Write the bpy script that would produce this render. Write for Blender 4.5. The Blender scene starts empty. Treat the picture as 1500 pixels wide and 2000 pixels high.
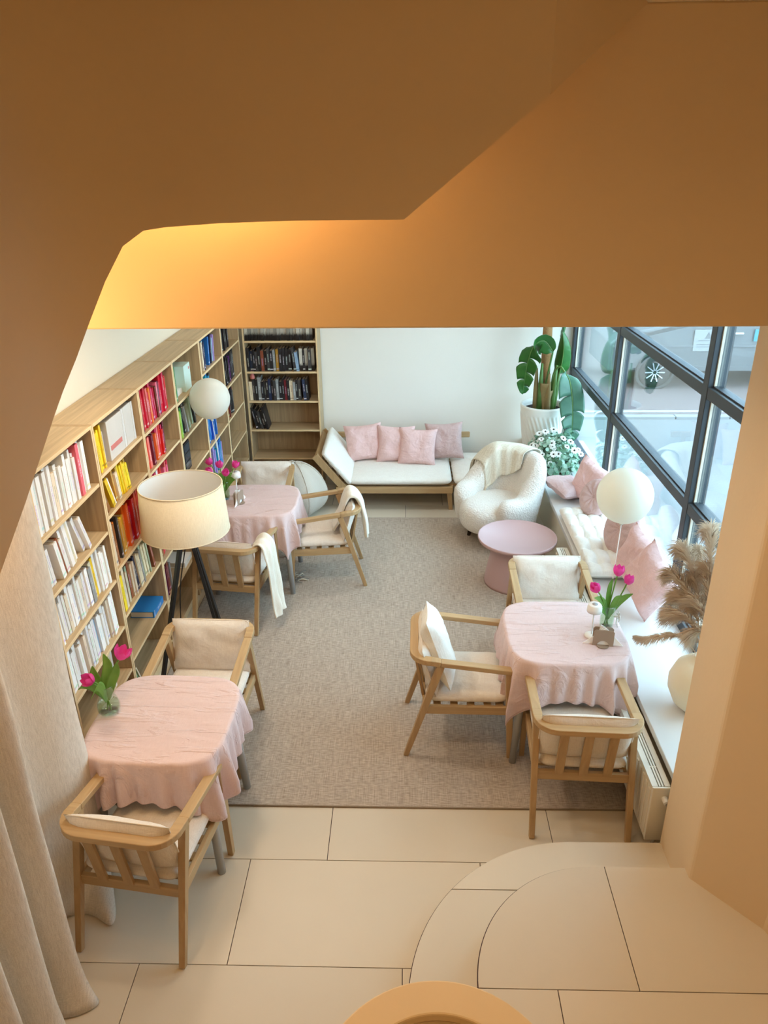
import bpy, bmesh, math, random
from mathutils import Vector, Matrix, noise
random.seed(7)
PI = math.pi
SC = bpy.context.scene
COL = SC.collection

# ------------------------------------------------------------------ camera
cam_d = bpy.data.cameras.new('camera')
cam = bpy.data.objects.new('camera', cam_d); COL.objects.link(cam)
F_PX = 1464.0
_Y = Vector((42, -659, F_PX)).normalized()
_Z = -Vector((33, 3256, F_PX)).normalized()
_Z = (_Z - _Y * _Y.dot(_Z)).normalized()
_X = _Y.cross(_Z)
right = Vector((_X.x, _Y.x, _Z.x)); down = Vector((_X.y, _Y.y, _Z.y)); fwd = Vector((_X.z, _Y.z, _Z.z))
CAMZ = 3.26
m = Matrix.Identity(4)
for i in range(3):
    m[i][0] = right[i]; m[i][1] = -down[i]; m[i][2] = -fwd[i]
m[2][3] = CAMZ
cam.matrix_world = m
cam_d.sensor_fit = 'VERTICAL'; cam_d.sensor_height = 36.0
cam_d.lens = F_PX / 2000 * 36.0
cam_d.clip_start = 0.02; cam_d.clip_end = 200
SC.camera = cam

# ------------------------------------------------------------------ light
SC.view_settings.view_transform = 'Standard'
SC.view_settings.look = 'None'
SC.view_settings.gamma = 1.0
SC.view_settings.use_curve_mapping = False
SC.view_settings.exposure = 0.0
SKY = 9.8
w = bpy.data.worlds.new('sky'); SC.world = w; w.use_nodes = True
bg = w.node_tree.nodes['Background']
bg.inputs[0].default_value = (0.55, 0.81, 1.0, 1); bg.inputs[1].default_value = SKY
ROOM_W = 9.0        # each added far room ceiling lamp
FRONT_W = 15.0      # each added front room ceiling lamp
BEAM_W = 3.8        # each added downlight under the beam
PENDANT_FILL_W = 16.0    # added warm pendant behind the left parapet
WALL_FILL_W = 11.5     # added warm wall lamp behind the viewer
STAIR_W = 2.5       # warm stair lamps
COVE_W = 6.0        # warm lamp in the slot over the beam

def area_light(name, loc, size, power, color, rot=(0, 0, 0), parent=None, spread=PI):
    d = bpy.data.lights.new(name, 'AREA'); d.shape = 'DISK' if not isinstance(size, tuple) else 'RECTANGLE'
    if isinstance(size, tuple): d.size, d.size_y = size
    else: d.size = size
    d.energy = power; d.color = color; d.spread = spread
    o = bpy.data.objects.new(name, d); COL.objects.link(o); o.location = loc; o.rotation_euler = rot
    if parent: o.parent = parent
    return o

# ------------------------------------------------------------------ materials
def lin(r, g, b):
    def c(v):
        v /= 255.0
        return v / 12.92 if v <= 0.04045 else ((v + 0.055) / 1.055) ** 2.4
    return (c(r), c(g), c(b), 1)
MATS = {}
def newmat(name):
    mt = bpy.data.materials.new(name); mt.use_nodes = True
    nt = mt.node_tree
    return mt, nt, nt.nodes['Principled BSDF']
def N(nt, t, **k):
    n = nt.nodes.new(t)
    for a, v in k.items():
        if a.startswith('i_'):
            n.inputs[a[2:].replace('_', ' ')].default_value = v
        else: setattr(n, a, v)
    return n
def plain(name, rgb, rough=0.6, var=0.06, scale=8.0, bump=0.0, bscale=60.0, metal=0.0, spec=0.5, sheen=0.0, coords='Object', stretch=(1, 1, 1)):
    mt, nt, b = newmat(name)
    L = nt.links.new
    tc = N(nt, 'ShaderNodeTexCoord'); mp = N(nt, 'ShaderNodeMapping'); mp.inputs['Scale'].default_value = stretch
    L(tc.outputs[coords], mp.inputs[0])
    nz = N(nt, 'ShaderNodeTexNoise'); nz.inputs['Scale'].default_value = scale; nz.inputs['Detail'].default_value = 4
    L(mp.outputs[0], nz.inputs['Vector'])
    mx = N(nt, 'ShaderNodeMix', data_type='RGBA')
    c = lin(*rgb)
    mx.inputs['A'].default_value = tuple(v * (1 - var) for v in c[:3]) + (1,)
    mx.inputs['B'].default_value = tuple(min(1, v * (1 + var)) for v in c[:3]) + (1,)
    L(nz.outputs['Fac'], mx.inputs['Factor']); L(mx.outputs['Result'], b.inputs['Base Color'])
    b.inputs['Roughness'].default_value = rough; b.inputs['Metallic'].default_value = metal
    b.inputs['Specular IOR Level'].default_value = spec
    if sheen: b.inputs['Sheen Weight'].default_value = sheen
    if bump:
        n2 = N(nt, 'ShaderNodeTexNoise'); n2.inputs['Scale'].default_value = bscale; n2.inputs['Detail'].default_value = 3
        L(mp.outputs[0], n2.inputs['Vector'])
        bp = N(nt, 'ShaderNodeBump'); bp.inputs['Strength'].default_value = bump; bp.inputs['Distance'].default_value = 0.014 if name == 'boucle' else 0.01
        L(n2.outputs['Fac'], bp.inputs['Height']); L(bp.outputs[0], b.inputs['Normal'])
    MATS[name] = mt
    return mt
def wood(name, rgb, grain='x', dark=0.72, rough=0.5, scale=1.0):
    mt, nt, b = newmat(name); L = nt.links.new
    tc = N(nt, 'ShaderNodeTexCoord'); mp = N(nt, 'ShaderNodeMapping')
    s = [34, 34, 34]; s['xyz'.index(grain)] = 1.6
    mp.inputs['Scale'].default_value = [v * scale for v in s]
    L(tc.outputs['Object'], mp.inputs[0])
    oi = N(nt, 'ShaderNodeObjectInfo'); va = N(nt, 'ShaderNodeVectorMath', operation='SCALE'); va.inputs['Scale'].default_value = 23.0
    cx = N(nt, 'ShaderNodeCombineXYZ')
    for k in range(3): L(oi.outputs['Random'], cx.inputs[k])
    L(cx.outputs[0], va.inputs[0]); L(va.outputs[0], mp.inputs['Location'])
    nz = N(nt, 'ShaderNodeTexNoise'); nz.inputs['Scale'].default_value = 1.0; nz.inputs['Detail'].default_value = 5; nz.inputs['Distortion'].default_value = 0.6
    L(mp.outputs[0], nz.inputs['Vector'])
    rp = N(nt, 'ShaderNodeValToRGB'); rp.color_ramp.elements[0].position = 0.3; rp.color_ramp.elements[1].position = 0.68
    c = lin(*rgb)
    rp.color_ramp.elements[0].color = (c[0] * dark, c[1] * dark * 0.97, c[2] * dark * 0.92, 1)
    rp.color_ramp.elements[1].color = c
    L(nz.outputs['Fac'], rp.inputs[0]); L(rp.outputs[0], b.inputs['Base Color'])
    b.inputs['Roughness'].default_value = rough
    bp = N(nt, 'ShaderNodeBump'); bp.inputs['Strength'].default_value = 0.12; bp.inputs['Distance'].default_value = 0.004
    L(nz.outputs['Fac'], bp.inputs['Height']); L(bp.outputs[0], b.inputs['Normal'])
    MATS[name] = mt
    return mt
def weave(name, rgb, rgb2, sx=900, sy=900, bump=0.25, rough=0.9):
    """woven cloth: two crossing fine waves"""
    mt, nt, b = newmat(name); L = nt.links.new
    tc = N(nt, 'ShaderNodeTexCoord')
    ns = []
    for st in ((sx, sy * 0.06, sy * 0.06), (sx * 0.06, sy, sy)):
        mp = N(nt, 'ShaderNodeMapping'); mp.inputs['Scale'].default_value = st; L(tc.outputs['Object'], mp.inputs[0])
        nz = N(nt, 'ShaderNodeTexNoise'); nz.inputs['Scale'].default_value = 1.0; nz.inputs['Detail'].default_value = 2
        L(mp.outputs[0], nz.inputs['Vector']); ns.append(nz)
    ad = N(nt, 'ShaderNodeMath', operation='MULTIPLY_ADD'); ad.inputs[1].default_value = 0.5
    hf = N(nt, 'ShaderNodeMath', operation='MULTIPLY'); hf.inputs[1].default_value = 0.5
    L(ns[1].outputs['Fac'], hf.inputs[0]); L(ns[0].outputs['Fac'], ad.inputs[0]); L(hf.outputs[0], ad.inputs[2])
    rp = N(nt, 'ShaderNodeValToRGB'); rp.color_ramp.elements[0].position = 0.34; rp.color_ramp.elements[1].position = 0.62
    rp.color_ramp.elements[0].color = lin(*rgb2); rp.color_ramp.elements[1].color = lin(*rgb)
    L(ad.outputs[0], rp.inputs[0]); L(rp.outputs[0], b.inputs['Base Color'])
    b.inputs['Roughness'].default_value = rough; b.inputs['Specular IOR Level'].default_value = 0.2
    bp = N(nt, 'ShaderNodeBump'); bp.inputs['Strength'].default_value = bump; bp.inputs['Distance'].default_value = 0.004
    L(ad.outputs[0], bp.inputs['Height']); L(bp.outputs[0], b.inputs['Normal'])
    MATS[name] = mt
    return mt
def glassy(name, tint=(1, 1, 1), ior=1.45, rough=0.0, boost=1.0):
    """thin clear glass: passes light, reflects by angle"""
    mt = bpy.data.materials.new(name); mt.use_nodes = True; nt = mt.node_tree; nt.nodes.clear(); L = nt.links.new
    out = N(nt, 'ShaderNodeOutputMaterial'); mix = N(nt, 'ShaderNodeMixShader')
    tr = N(nt, 'ShaderNodeBsdfTransparent'); tr.inputs[0].default_value = tint + (1,)
    gl = N(nt, 'ShaderNodeBsdfGlossy'); gl.inputs['Roughness'].default_value = rough; gl.inputs[0].default_value = (1, 1, 1, 1)
    lw = N(nt, 'ShaderNodeLayerWeight'); lw.inputs['Blend'].default_value = 0.5
    f0 = ((ior - 1) / (ior + 1)) ** 2 * boost
    pw = N(nt, 'ShaderNodeMath', operation='POWER'); pw.inputs[1].default_value = 5.0; L(lw.outputs['Facing'], pw.inputs[0])
    ml = N(nt, 'ShaderNodeMath', operation='MULTIPLY_ADD', use_clamp=True); ml.inputs[1].default_value = 1 - f0; ml.inputs[2].default_value = f0
    L(pw.outputs[0], ml.inputs[0]); L(ml.outputs[0], mix.inputs[0]); L(tr.outputs[0], mix.inputs[1]); L(gl.outputs[0], mix.inputs[2])
    L(mix.outputs[0], out.inputs[0])
    MATS[name] = mt
    return mt
def thin_leafy(name, rgb, rgb2, rough=0.4, trans=0.25, scale=14):
    mt, nt, b = newmat(name); L = nt.links.new
    tc = N(nt, 'ShaderNodeTexCoord'); nz = N(nt, 'ShaderNodeTexNoise'); nz.inputs['Scale'].default_value = scale
    L(tc.outputs['Object'], nz.inputs['Vector'])
    mx = N(nt, 'ShaderNodeMix', data_type='RGBA'); mx.inputs['A'].default_value = lin(*rgb); mx.inputs['B'].default_value = lin(*rgb2)
    L(nz.outputs['Fac'], mx.inputs['Factor']); L(mx.outputs['Result'], b.inputs['Base Color'])
    b.inputs['Roughness'].default_value = rough
    tl = N(nt, 'ShaderNodeBsdfTranslucent'); L(mx.outputs['Result'], tl.inputs[0])
    ms = N(nt, 'ShaderNodeMixShader'); ms.inputs[0].default_value = trans
    out = nt.nodes['Material Output']
    L(b.outputs[0], ms.inputs[1]); L(tl.outputs[0], ms.inputs[2]); L(ms.outputs[0], out.inputs[0])
    MATS[name] = mt
    return mt
def emitter(name, rgb, s):
    mt, nt, b = newmat(name); b.inputs['Base Color'].default_value = (0.8, 0.8, 0.8, 1)
    b.inputs['Emission Color'].default_value = tuple(rgb) + (1,); b.inputs['Emission Strength'].default_value = s
    MATS[name] = mt
    return mt

plain('plaster_white', (238, 233, 222), 0.85, 0.015, 3, 0.05, 90)
plain('plaster_cream', (238, 226, 203), 0.85, 0.015, 3, 0.05, 90)
plain('plaster_stair', (228, 205, 172), 0.8, 0.03, 2.5, 0.10, 25)
plain('tile_beige', (216, 203, 182), 0.42, 0.05, 2.2, 0.03, 30, coords='Object')
def per_object_value(name, amt):
    nt = MATS[name].node_tree; b = nt.nodes['Principled BSDF']; src = b.inputs['Base Color'].links[0].from_socket
    oi = N(nt, 'ShaderNodeObjectInfo'); ma = N(nt, 'ShaderNodeMath', operation='MULTIPLY_ADD'); ma.inputs[1].default_value = amt; ma.inputs[2].default_value = 1 - amt / 2
    hs = N(nt, 'ShaderNodeHueSaturation'); nt.links.new(oi.outputs['Random'], ma.inputs[0]); nt.links.new(ma.outputs[0], hs.inputs['Value']); nt.links.new(src, hs.inputs['Color']); nt.links.new(hs.outputs[0], b.inputs['Base Color'])
per_object_value('tile_beige', 0.08)
plain('grout_dark', (70, 48, 50), 0.9, 0.1)
plain('stair_cap', (246, 222, 182), 0.5, 0.05, 6, 0.03, 40)
wood('oak_x', (206, 178, 138), 'x'); wood('oak_y', (206, 178, 138), 'y'); wood('oak_z', (198, 168, 128), 'z')
plain('oak_edge', (232, 200, 152), 0.55, 0.05, 30)
wood('teak_x', (194, 162, 118), 'x', 0.8); wood('teak_y', (194, 162, 118), 'y', 0.8); wood('teak_z', (190, 157, 113), 'z', 0.8)
weave('linen_cushion', (237, 228, 216), (222, 211, 198), 500, 500, 0.12)
weave('linen_white', (243, 240, 232), (232, 227, 218), 500, 500, 0.12)
weave('pink_cloth', (228, 203, 200), (218, 191, 188), 420, 420, 0.08, 0.7)
weave('pink_pillow', (236, 200, 196), (222, 184, 180), 420, 420, 0.15)
weave('mauve_pillow', (214, 186, 182), (198, 168, 166), 420, 420, 0.15)
weave('rug_weave', (200, 184, 168), (150, 134, 119), 420, 120, 0.8)
plain('rug_edge', (150, 134, 116), 0.9, 0.1, 40, 0.4, 90)
weave('curtain_linen', (230, 219, 204), (204, 192, 176), 500, 380, 0.25)
weave('shade_linen', (238, 224, 196), (222, 206, 176), 520, 520, 0.1)
def creases(name, scale, strength, dist, lo=0.52, hi=0.72):
    """soft wrinkles in a cloth, laid over its weave"""
    nt = MATS[name].node_tree; b = nt.nodes['Principled BSDF']; L = nt.links.new
    tc = N(nt, 'ShaderNodeTexCoord'); mp = N(nt, 'ShaderNodeMapping'); mp.inputs['Scale'].default_value = scale
    nz = N(nt, 'ShaderNodeTexNoise'); nz.inputs['Scale'].default_value = 1.0; nz.inputs['Detail'].default_value = 4; nz.inputs['Distortion'].default_value = 1.2
    L(tc.outputs['Object'], mp.inputs[0]); L(mp.outputs[0], nz.inputs['Vector'])
    rp = N(nt, 'ShaderNodeValToRGB'); rp.color_ramp.elements[0].position = lo; rp.color_ramp.elements[1].position = hi; L(nz.outputs['Fac'], rp.inputs[0])
    bp = N(nt, 'ShaderNodeBump'); bp.inputs['Strength'].default_value = strength; bp.inputs['Distance'].default_value = dist; L(rp.outputs[0], bp.inputs['Height'])
    L(b.inputs['Normal'].links[0].from_node.outputs[0], bp.inputs['Normal']); L(bp.outputs[0], b.inputs['Normal'])
creases('pink_cloth', (3.5, 17, 6), 0.55, 0.014)
creases('pink_pillow', (6, 6, 9), 0.32, 0.03, 0.35, 0.7); creases('mauve_pillow', (6, 6, 9), 0.32, 0.03, 0.35, 0.7)
creases('linen_cushion', (6, 9, 6), 0.16, 0.02, 0.4, 0.7); creases('linen_white', (5, 8, 7), 0.2, 0.025, 0.4, 0.7)
plain('boucle', (238, 232, 223), 0.95, 0.10, 70, 1.0, 70, sheen=0.3)
weave('knit_cream', (232, 224, 206), (206, 196, 176), 160, 160, 0.8)
weave('throw_white', (242, 236, 222), (228, 220, 204), 300, 300, 0.3)
plain('bean_fabric', (205, 197, 184), 0.9, 0.05, 12, 0.25, 120)
plain('pink_metal', (194, 160, 158), 0.45, 0.02, 4)
plain('grey_metal', (172, 172, 170), 0.4, 0.03, 8, metal=0.2)
plain('black_wood', (22, 21, 22), 0.5, 0.1, 20)
plain('frame_dark', (62, 66, 70), 0.45, 0.04, 12, metal=0.2)
plain('bead_pale', (215, 205, 185), 0.5, 0.02)
plain('bench_white', (216, 214, 211), 0.35, 0.015, 3)
plain('radiator_white', (236, 230, 216), 0.4, 0.02, 5)
plain('slot_dark', (48, 38, 30), 0.8, 0.05)
plain('ceramic_white', (236, 234, 226), 0.45, 0.02, 10)
plain('ceramic_cream', (232, 219, 192), 0.6, 0.04, 14, 0.1, 40)
plain('soil', (48, 36, 28), 0.95, 0.3, 60, 0.6, 80)
plain('trunk_fiber', (172, 128, 80), 0.95, 0.25, 40, 0.8, 60, stretch=(1, 1, 5))
plain('sheath', (150, 128, 84), 0.8, 0.3, 30, stretch=(8, 8, 1))
thin_leafy('leaf_deep', (36, 88, 38), (58, 122, 44), 0.32, 0.2)
thin_leafy('leaf_blue', (62, 104, 84), (86, 132, 104), 0.32, 0.15)
thin_leafy('stem_green', (84, 120, 58), (104, 142, 70), 0.45, 0.1)
thin_leafy('tulip_leaf', (98, 158, 58), (156, 196, 98), 0.45, 0.3)
thin_leafy('tulip_pink', (230, 26, 138), (248, 104, 186), 0.45, 0.35, 30)
thin_leafy('eucalyptus', (140, 184, 160), (196, 220, 200), 0.6, 0.25, 20)
thin_leafy('eucalyptus_dark', (76, 120, 92), (124, 164, 128), 0.6, 0.2, 20)
thin_leafy('daisy_white', (246, 244, 236), (252, 250, 246), 0.6, 0.3)
plain('daisy_center', (70, 52, 40), 0.9, 0.2, 60)
thin_leafy('pampas', (234, 214, 188), (194, 166, 138), 0.9, 0.35, 12)
thin_leafy('balloon_white', (252, 250, 240), (250, 248, 236), 0.35, 0.35)
plain('white_plastic', (244, 242, 238), 0.4, 0.01)
plain('napkin_paper', (250, 248, 244), 0.9, 0.01)
plain('holder_taupe', (158, 136, 116), 0.5, 0.03)
plain('cord_grey', (140, 132, 122), 0.8, 0.1)
plain('cable_dark', (40, 34, 32), 0.6, 0.1)
plain('paper_pages', (226, 214, 196), 0.9, 0.08, 60, stretch=(14, 1, 1))
plain('box_clear', (214, 208, 200), 0.25, 0.06, 9)
plain('box_mint', (204, 226, 214), 0.5, 0.03)
plain('figure_pink', (206, 120, 112), 0.6, 0.05)
glassy('window_glass', (0.93, 0.97, 0.98), 1.5, 0.0, 1.6)
glassy('vase_glass', (0.92, 0.97, 0.93), 1.45, 0.02, 1.8)
glassy('water', (0.86, 0.94, 0.82), 1.2, 0.0, 1.0)
plain('pavement', (98, 98, 98), 0.9, 0.05, 1.4)
plain('kerb_stone', (118, 118, 118), 0.9, 0.04, 4)
plain('road_red', (96, 82, 80), 0.9, 0.06, 3)
plain('road_paint', (140, 140, 138), 0.8, 0.02)
plain('van_paint', (84, 86, 88), 0.4, 0.02, 2, metal=0.1)
plain('van_glass', (60, 70, 78), 0.1, 0.05)
plain('tyre', (34, 34, 36), 0.85, 0.1)
plain('rim_silver', (200, 202, 204), 0.35, 0.03, metal=0.6)
plain('sign_white', (128, 128, 128), 0.6, 0.01)
plain('sign_grey', (90, 92, 94), 0.7, 0.02)
plain('sticker_cyan', (40, 120, 135), 0.5, 0.02)
plain('facade_far', (110, 110, 110), 0.9, 0.04, 1)

# ------------------------------------------------------------------ mesh helpers
class MB:
    def __init__(s): s.v = []; s.f = []; s.mi = []; s.sm = []
    def add(s, vs, fs, mi=0, smooth=False, M=None):
        b = len(s.v)
        s.v += [tuple(M @ Vector(p)) if M else tuple(p) for p in vs]
        for f in fs:
            s.f.append([i + b for i in f]); s.mi.append(mi); s.sm.append(smooth)
        return s
    def box(s, x0, x1, y0, y1, z0, z1, mi=0, M=None, face_mi=None):
        vs = [(x0, y0, z0), (x1, y0, z0), (x1, y1, z0), (x0, y1, z0), (x0, y0, z1), (x1, y0, z1), (x1, y1, z1), (x0, y1, z1)]
        fs = [(0, 3, 2, 1), (4, 5, 6, 7), (0, 1, 5, 4), (1, 2, 6, 5), (2, 3, 7, 6), (3, 0, 4, 7)]  # bottom top -y +x +y -x
        b = len(s.f)
        s.add(vs, fs, mi, False, M)
        if face_mi:
            for k, v in face_mi.items(): s.mi[b + k] = v
        return s
    def beam(s, p0, p1, w, h, side=None, w1=None, h1=None, mi=0):
        p0 = Vector(p0); p1 = Vector(p1); d = (p1 - p0).normalized()
        sd = Vector(side) if side else (Vector((1, 0, 0)) if abs(d.x) < 0.9 else Vector((0, 1, 0)))
        sd = (sd - d * sd.dot(d)).normalized(); up = d.cross(sd)
        w1 = w if w1 is None else w1; h1 = h if h1 is None else h1
        vs = []
        for p, a, b in ((p0, w, h), (p1, w1, h1)):
            for q, r in ((-1, -1), (1, -1), (1, 1), (-1, 1)): vs.append(p + sd * (q * a / 2) + up * (r * b / 2))
        return s.add(vs, [(3, 2, 1, 0), (4, 5, 6, 7), (0, 1, 5, 4), (1, 2, 6, 5), (2, 3, 7, 6), (3, 0, 4, 7)], mi)
    def sweep_rect(s, pts, w, h, up=(0, 0, 1), mi=0):
        """rectangular section along a path; w across, h along up"""
        up = Vector(up); P = [Vector(p) for p in pts]; vs = []; fs = []
        for i, p in enumerate(P):
            t = (P[min(i + 1, len(P) - 1)] - P[max(i - 1, 0)]).normalized()
            sd = t.cross(up).normalized(); u = sd.cross(t)
            for q, r in ((-1, -1), (1, -1), (1, 1), (-1, 1)): vs.append(p + sd * (q * w / 2) + u * (r * h / 2))
        n = len(P)
        for i in range(n - 1):
            for k in range(4):
                a = i * 4 + k; b = i * 4 + (k + 1) % 4
                fs.append((a, b, b + 4, a + 4))
        fs.append((3, 2, 1, 0)); e = (n - 1) * 4; fs.append((e, e + 1, e + 2, e + 3))
        return s.add(vs, fs, mi)
    def tube(s, pts, r, n=8, mi=0, smooth=True, caps=True):
        P = [Vector(p) for p in pts]; R = r if isinstance(r, (list, tuple)) else [r] * len(P); vs = []; fs = []
        ref = None
        for i, p in enumerate(P):
            t = (P[min(i + 1, len(P) - 1)] - P[max(i - 1, 0)]).normalized()
            if ref is None: ref = Vector((1, 0, 0)) if abs(t.x) < 0.8 else Vector((0, 1, 0))
            a = (ref - t * ref.dot(t)).normalized(); ref = a; b = t.cross(a)
            for k in range(n):
                c = 2 * PI * k / n; vs.append(p + (a * math.cos(c) + b * math.sin(c)) * R[i])
        for i in range(len(P) - 1):
            for k in range(n):
                fs.append((i * n + k, i * n + (k + 1) % n, (i + 1) * n + (k + 1) % n, (i + 1) * n + k))
        s.add(vs, fs, mi, smooth)
        if caps:
            b = len(s.v) - len(vs)
            s.f.append([b + k for k in reversed(range(n))]); s.mi.append(mi); s.sm.append(False)
            s.f.append([b + (len(P) - 1) * n + k for k in range(n)]); s.mi.append(mi); s.sm.append(False)
        return s
    def lathe(s, prof, n=24, c=(0, 0, 0), mi=0, smooth=True, M=None, caps=True):
        vs = []; fs = []
        for r, z in prof:
            for k in range(n):
                a = 2 * PI * k / n; vs.append((c[0] + r * math.cos(a), c[1] + r * math.sin(a), c[2] + z))
        for i in range(len(prof) - 1):
            for k in range(n):
                fs.append((i * n + k, i * n + (k + 1) % n, (i + 1) * n + (k + 1) % n, (i + 1) * n + k))
        if caps and prof[0][0] > 1e-5: fs.append(tuple(reversed(range(n))))
        if caps and prof[-1][0] > 1e-5: fs.append(tuple((len(prof) - 1) * n + k for k in range(n)))
        return s.add(vs, fs, mi, smooth, M)
    def grid(s, fn, nu, nv, mi=0, smooth=True, wrap=False, M=None):
        vs = []; fs = []
        cu = nu if wrap else nu + 1
        for j in range(nv + 1):
            for i in range(cu): vs.append(fn(i / nu, j / nv))
        for j in range(nv):
            for i in range(nu):
                a = j * cu + i; b = j * cu + (i + 1) % cu
                fs.append((a, b, b + cu, a + cu))
        return s.add(vs, fs, mi, smooth, M)
    def prism(s, poly, z0, z1, mi=0, top_mi=None):
        n = len(poly)
        vs = [(p[0], p[1], z0) for p in poly] + [(p[0], p[1], z1) for p in poly]
        fs = [tuple(reversed(range(n))), tuple(range(n, 2 * n))] + [(k, (k + 1) % n, n + (k + 1) % n, n + k) for k in range(n)]
        b = len(s.f)
        s.add(vs, fs, mi)
        if top_mi is not None: s.mi[b + 1] = top_mi
        return s
    def mesh(s, name, mats):
        me = bpy.data.meshes.new(name); me.from_pydata([tuple(p) for p in s.v], [], s.f)
        for mm in (mats if isinstance(mats, (list, tuple)) else [mats]): me.materials.append(MATS[mm] if isinstance(mm, str) else mm)
        me.polygons.foreach_set('material_index', s.mi); me.polygons.foreach_set('use_smooth', s.sm)
        me.update()
        return me
    def build(s, name, mats, parent=None, loc=None, rot=None, bevel=0, seg=2, subsurf=0, solid=0, weld=False):
        me = s.mesh(name, mats)
        bm = bmesh.new(); bm.from_mesh(me)
        if weld: bmesh.ops.remove_doubles(bm, verts=bm.verts, dist=1e-5)
        bmesh.ops.recalc_face_normals(bm, faces=bm.faces); bm.to_mesh(me); bm.free()
        return link(name, me, parent, loc, rot, bevel, seg, subsurf, solid)
def link(name, me, parent=None, loc=None, rot=None, bevel=0, seg=2, subsurf=0, solid=0):
    o = bpy.data.objects.new(name, me); COL.objects.link(o)
    if parent: o.parent = parent
    if loc is not None: o.location = loc
    if rot is not None: o.rotation_euler = rot
    if bevel:
        md = o.modifiers.new('bevel', 'BEVEL'); md.width = bevel; md.segments = seg; md.limit_method = 'ANGLE'; md.angle_limit = 0.6
    if solid:
        md = o.modifiers.new('solid', 'SOLIDIFY'); md.thickness = solid; md.offset = 0
    if subsurf:
        md = o.modifiers.new('sub', 'SUBSURF'); md.levels = subsurf; md.render_levels = subsurf
    return o
def tag(o, label=None, cat=None, group=None, kind=None):
    if label: o['label'] = label
    if cat: o['category'] = cat
    if group: o['group'] = group
    if kind: o['kind'] = kind
    return o
def empty(name, loc=(0, 0, 0), rz=0.0, label=None, cat=None, group=None):
    o = bpy.data.objects.new(name, None); COL.objects.link(o); o.location = loc; o.rotation_euler = (0, 0, rz)
    o.empty_display_size = 0.1
    return tag(o, label, cat, group)
def copy_tree(o, parent=None):
    c = o.copy(); COL.objects.link(c); c.parent = parent
    for ch in list(o.children): copy_tree(ch, c)
    return c
def struct(o): o['kind'] = 'structure'; return o
def arc(cx, cy, r, a0, a1, n):
    return [(cx + r * math.cos(a0 + (a1 - a0) * i / n), cy + r * math.sin(a0 + (a1 - a0) * i / n)) for i in range(n + 1)]
def spl(pts, n=12):
    """Catmull-Rom through points"""
    P = [Vector(p) for p in pts]; P = [P[0] * 2 - P[1]] + P + [P[-1] * 2 - P[-2]]; out = []
    for i in range(1, len(P) - 2):
        for k in range(n):
            t = k / n
            a, b, c, d = P[i - 1:i + 3]
            out.append(0.5 * (2 * b + (c - a) * t + (2 * a - 5 * b + 4 * c - d) * t * t + (3 * b - a - 3 * c + d) * t ** 3))
    out.append(P[-2]); return out
# ================================================================== THE SETTING
XL, YB, XW = -2.03, 8.27, 1.82          # left wall, back wall, inner face of the window frame
ROOM_Z, STAIR_Z = 2.95, 3.685
BENCH_Z = 0.49

# floor: dark slab in the joints, large tiles on it
fl = struct(MB().box(XL, 2.2, -1.6, YB, -0.12, -0.006).build('floor', 'grout_dark'))
tag(fl, 'beige large-format tiled floor with thin dark joints')
TW, TD = 1.195, 0.577
for k in range(-6, 11):
    y0 = 2.236 + TD * k; y1 = min(y0 + TD, YB)
    if y0 >= YB: break
    x = -0.801 + 0.4 * k
    while x > XL: x -= TW
    while x < 1.6:
        a = max(x, XL) + 0.002; b = min(x + TW, 1.9) - 0.002
        if b - a > 0.03 and y1 > -1.5:
            MB().box(a, b, max(y0, -1.6) + 0.002, y1 - 0.002, -0.012, 0.0).build('floor_tile', 'tile_beige', fl)
        x += TW

struct(MB().box(XL - 0.15, XL, -1.6, YB + 0.15, -0.1, STAIR_Z + 0.1).build('wall_left', 'plaster_cream'))
struct(MB().box(XL - 0.15, 1.93, YB, YB + 0.15, -0.1, ROOM_Z + 0.1).build('wall_back', 'plaster_white'))
struct(MB().box(XL - 0.15, 2.2, -1.75, -1.6, -0.1, STAIR_Z + 0.1).build('wall_behind', 'plaster_cream'))
struct(MB().prism([(1.30, 2.83), (2.2, 2.83), (2.2, -1.6), (1.58, -1.6), (1.58, 2.10), (1.526, 2.219), (1.30, 2.47)], -0.05, STAIR_Z).build('wall_right', 'plaster_stair', bevel=0.012))
struct(MB().box(XL, 1.9, 2.46, 2.83, 2.806, STAIR_Z).build('wall_beam', 'plaster_stair', bevel=0.006))
struct(MB().box(XL, 2.0, 2.83, YB, ROOM_Z, ROOM_Z + 0.12).build('ceiling', 'plaster_white'))
struct(MB().box(XL, 2.2, -1.6, 2.9, STAIR_Z - 0.001, STAIR_Z + 0.12).build('ceiling_stair', 'plaster_cream'))
struct(MB().box(XL + 0.29, 1.5, YB - 0.014, YB, 0, 0.07).build('baseboard_back', 'plaster_white', bevel=0.003))
struct(MB().box(1.47, 2.05, 2.83, YB, -1.0, BENCH_Z - 0.045).build('wall_window', 'plaster_cream'))
struct(MB().box(1.78, 2.05, 2.83, YB, 2.80, ROOM_Z).build('trim_1', 'plaster_white'))

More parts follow.
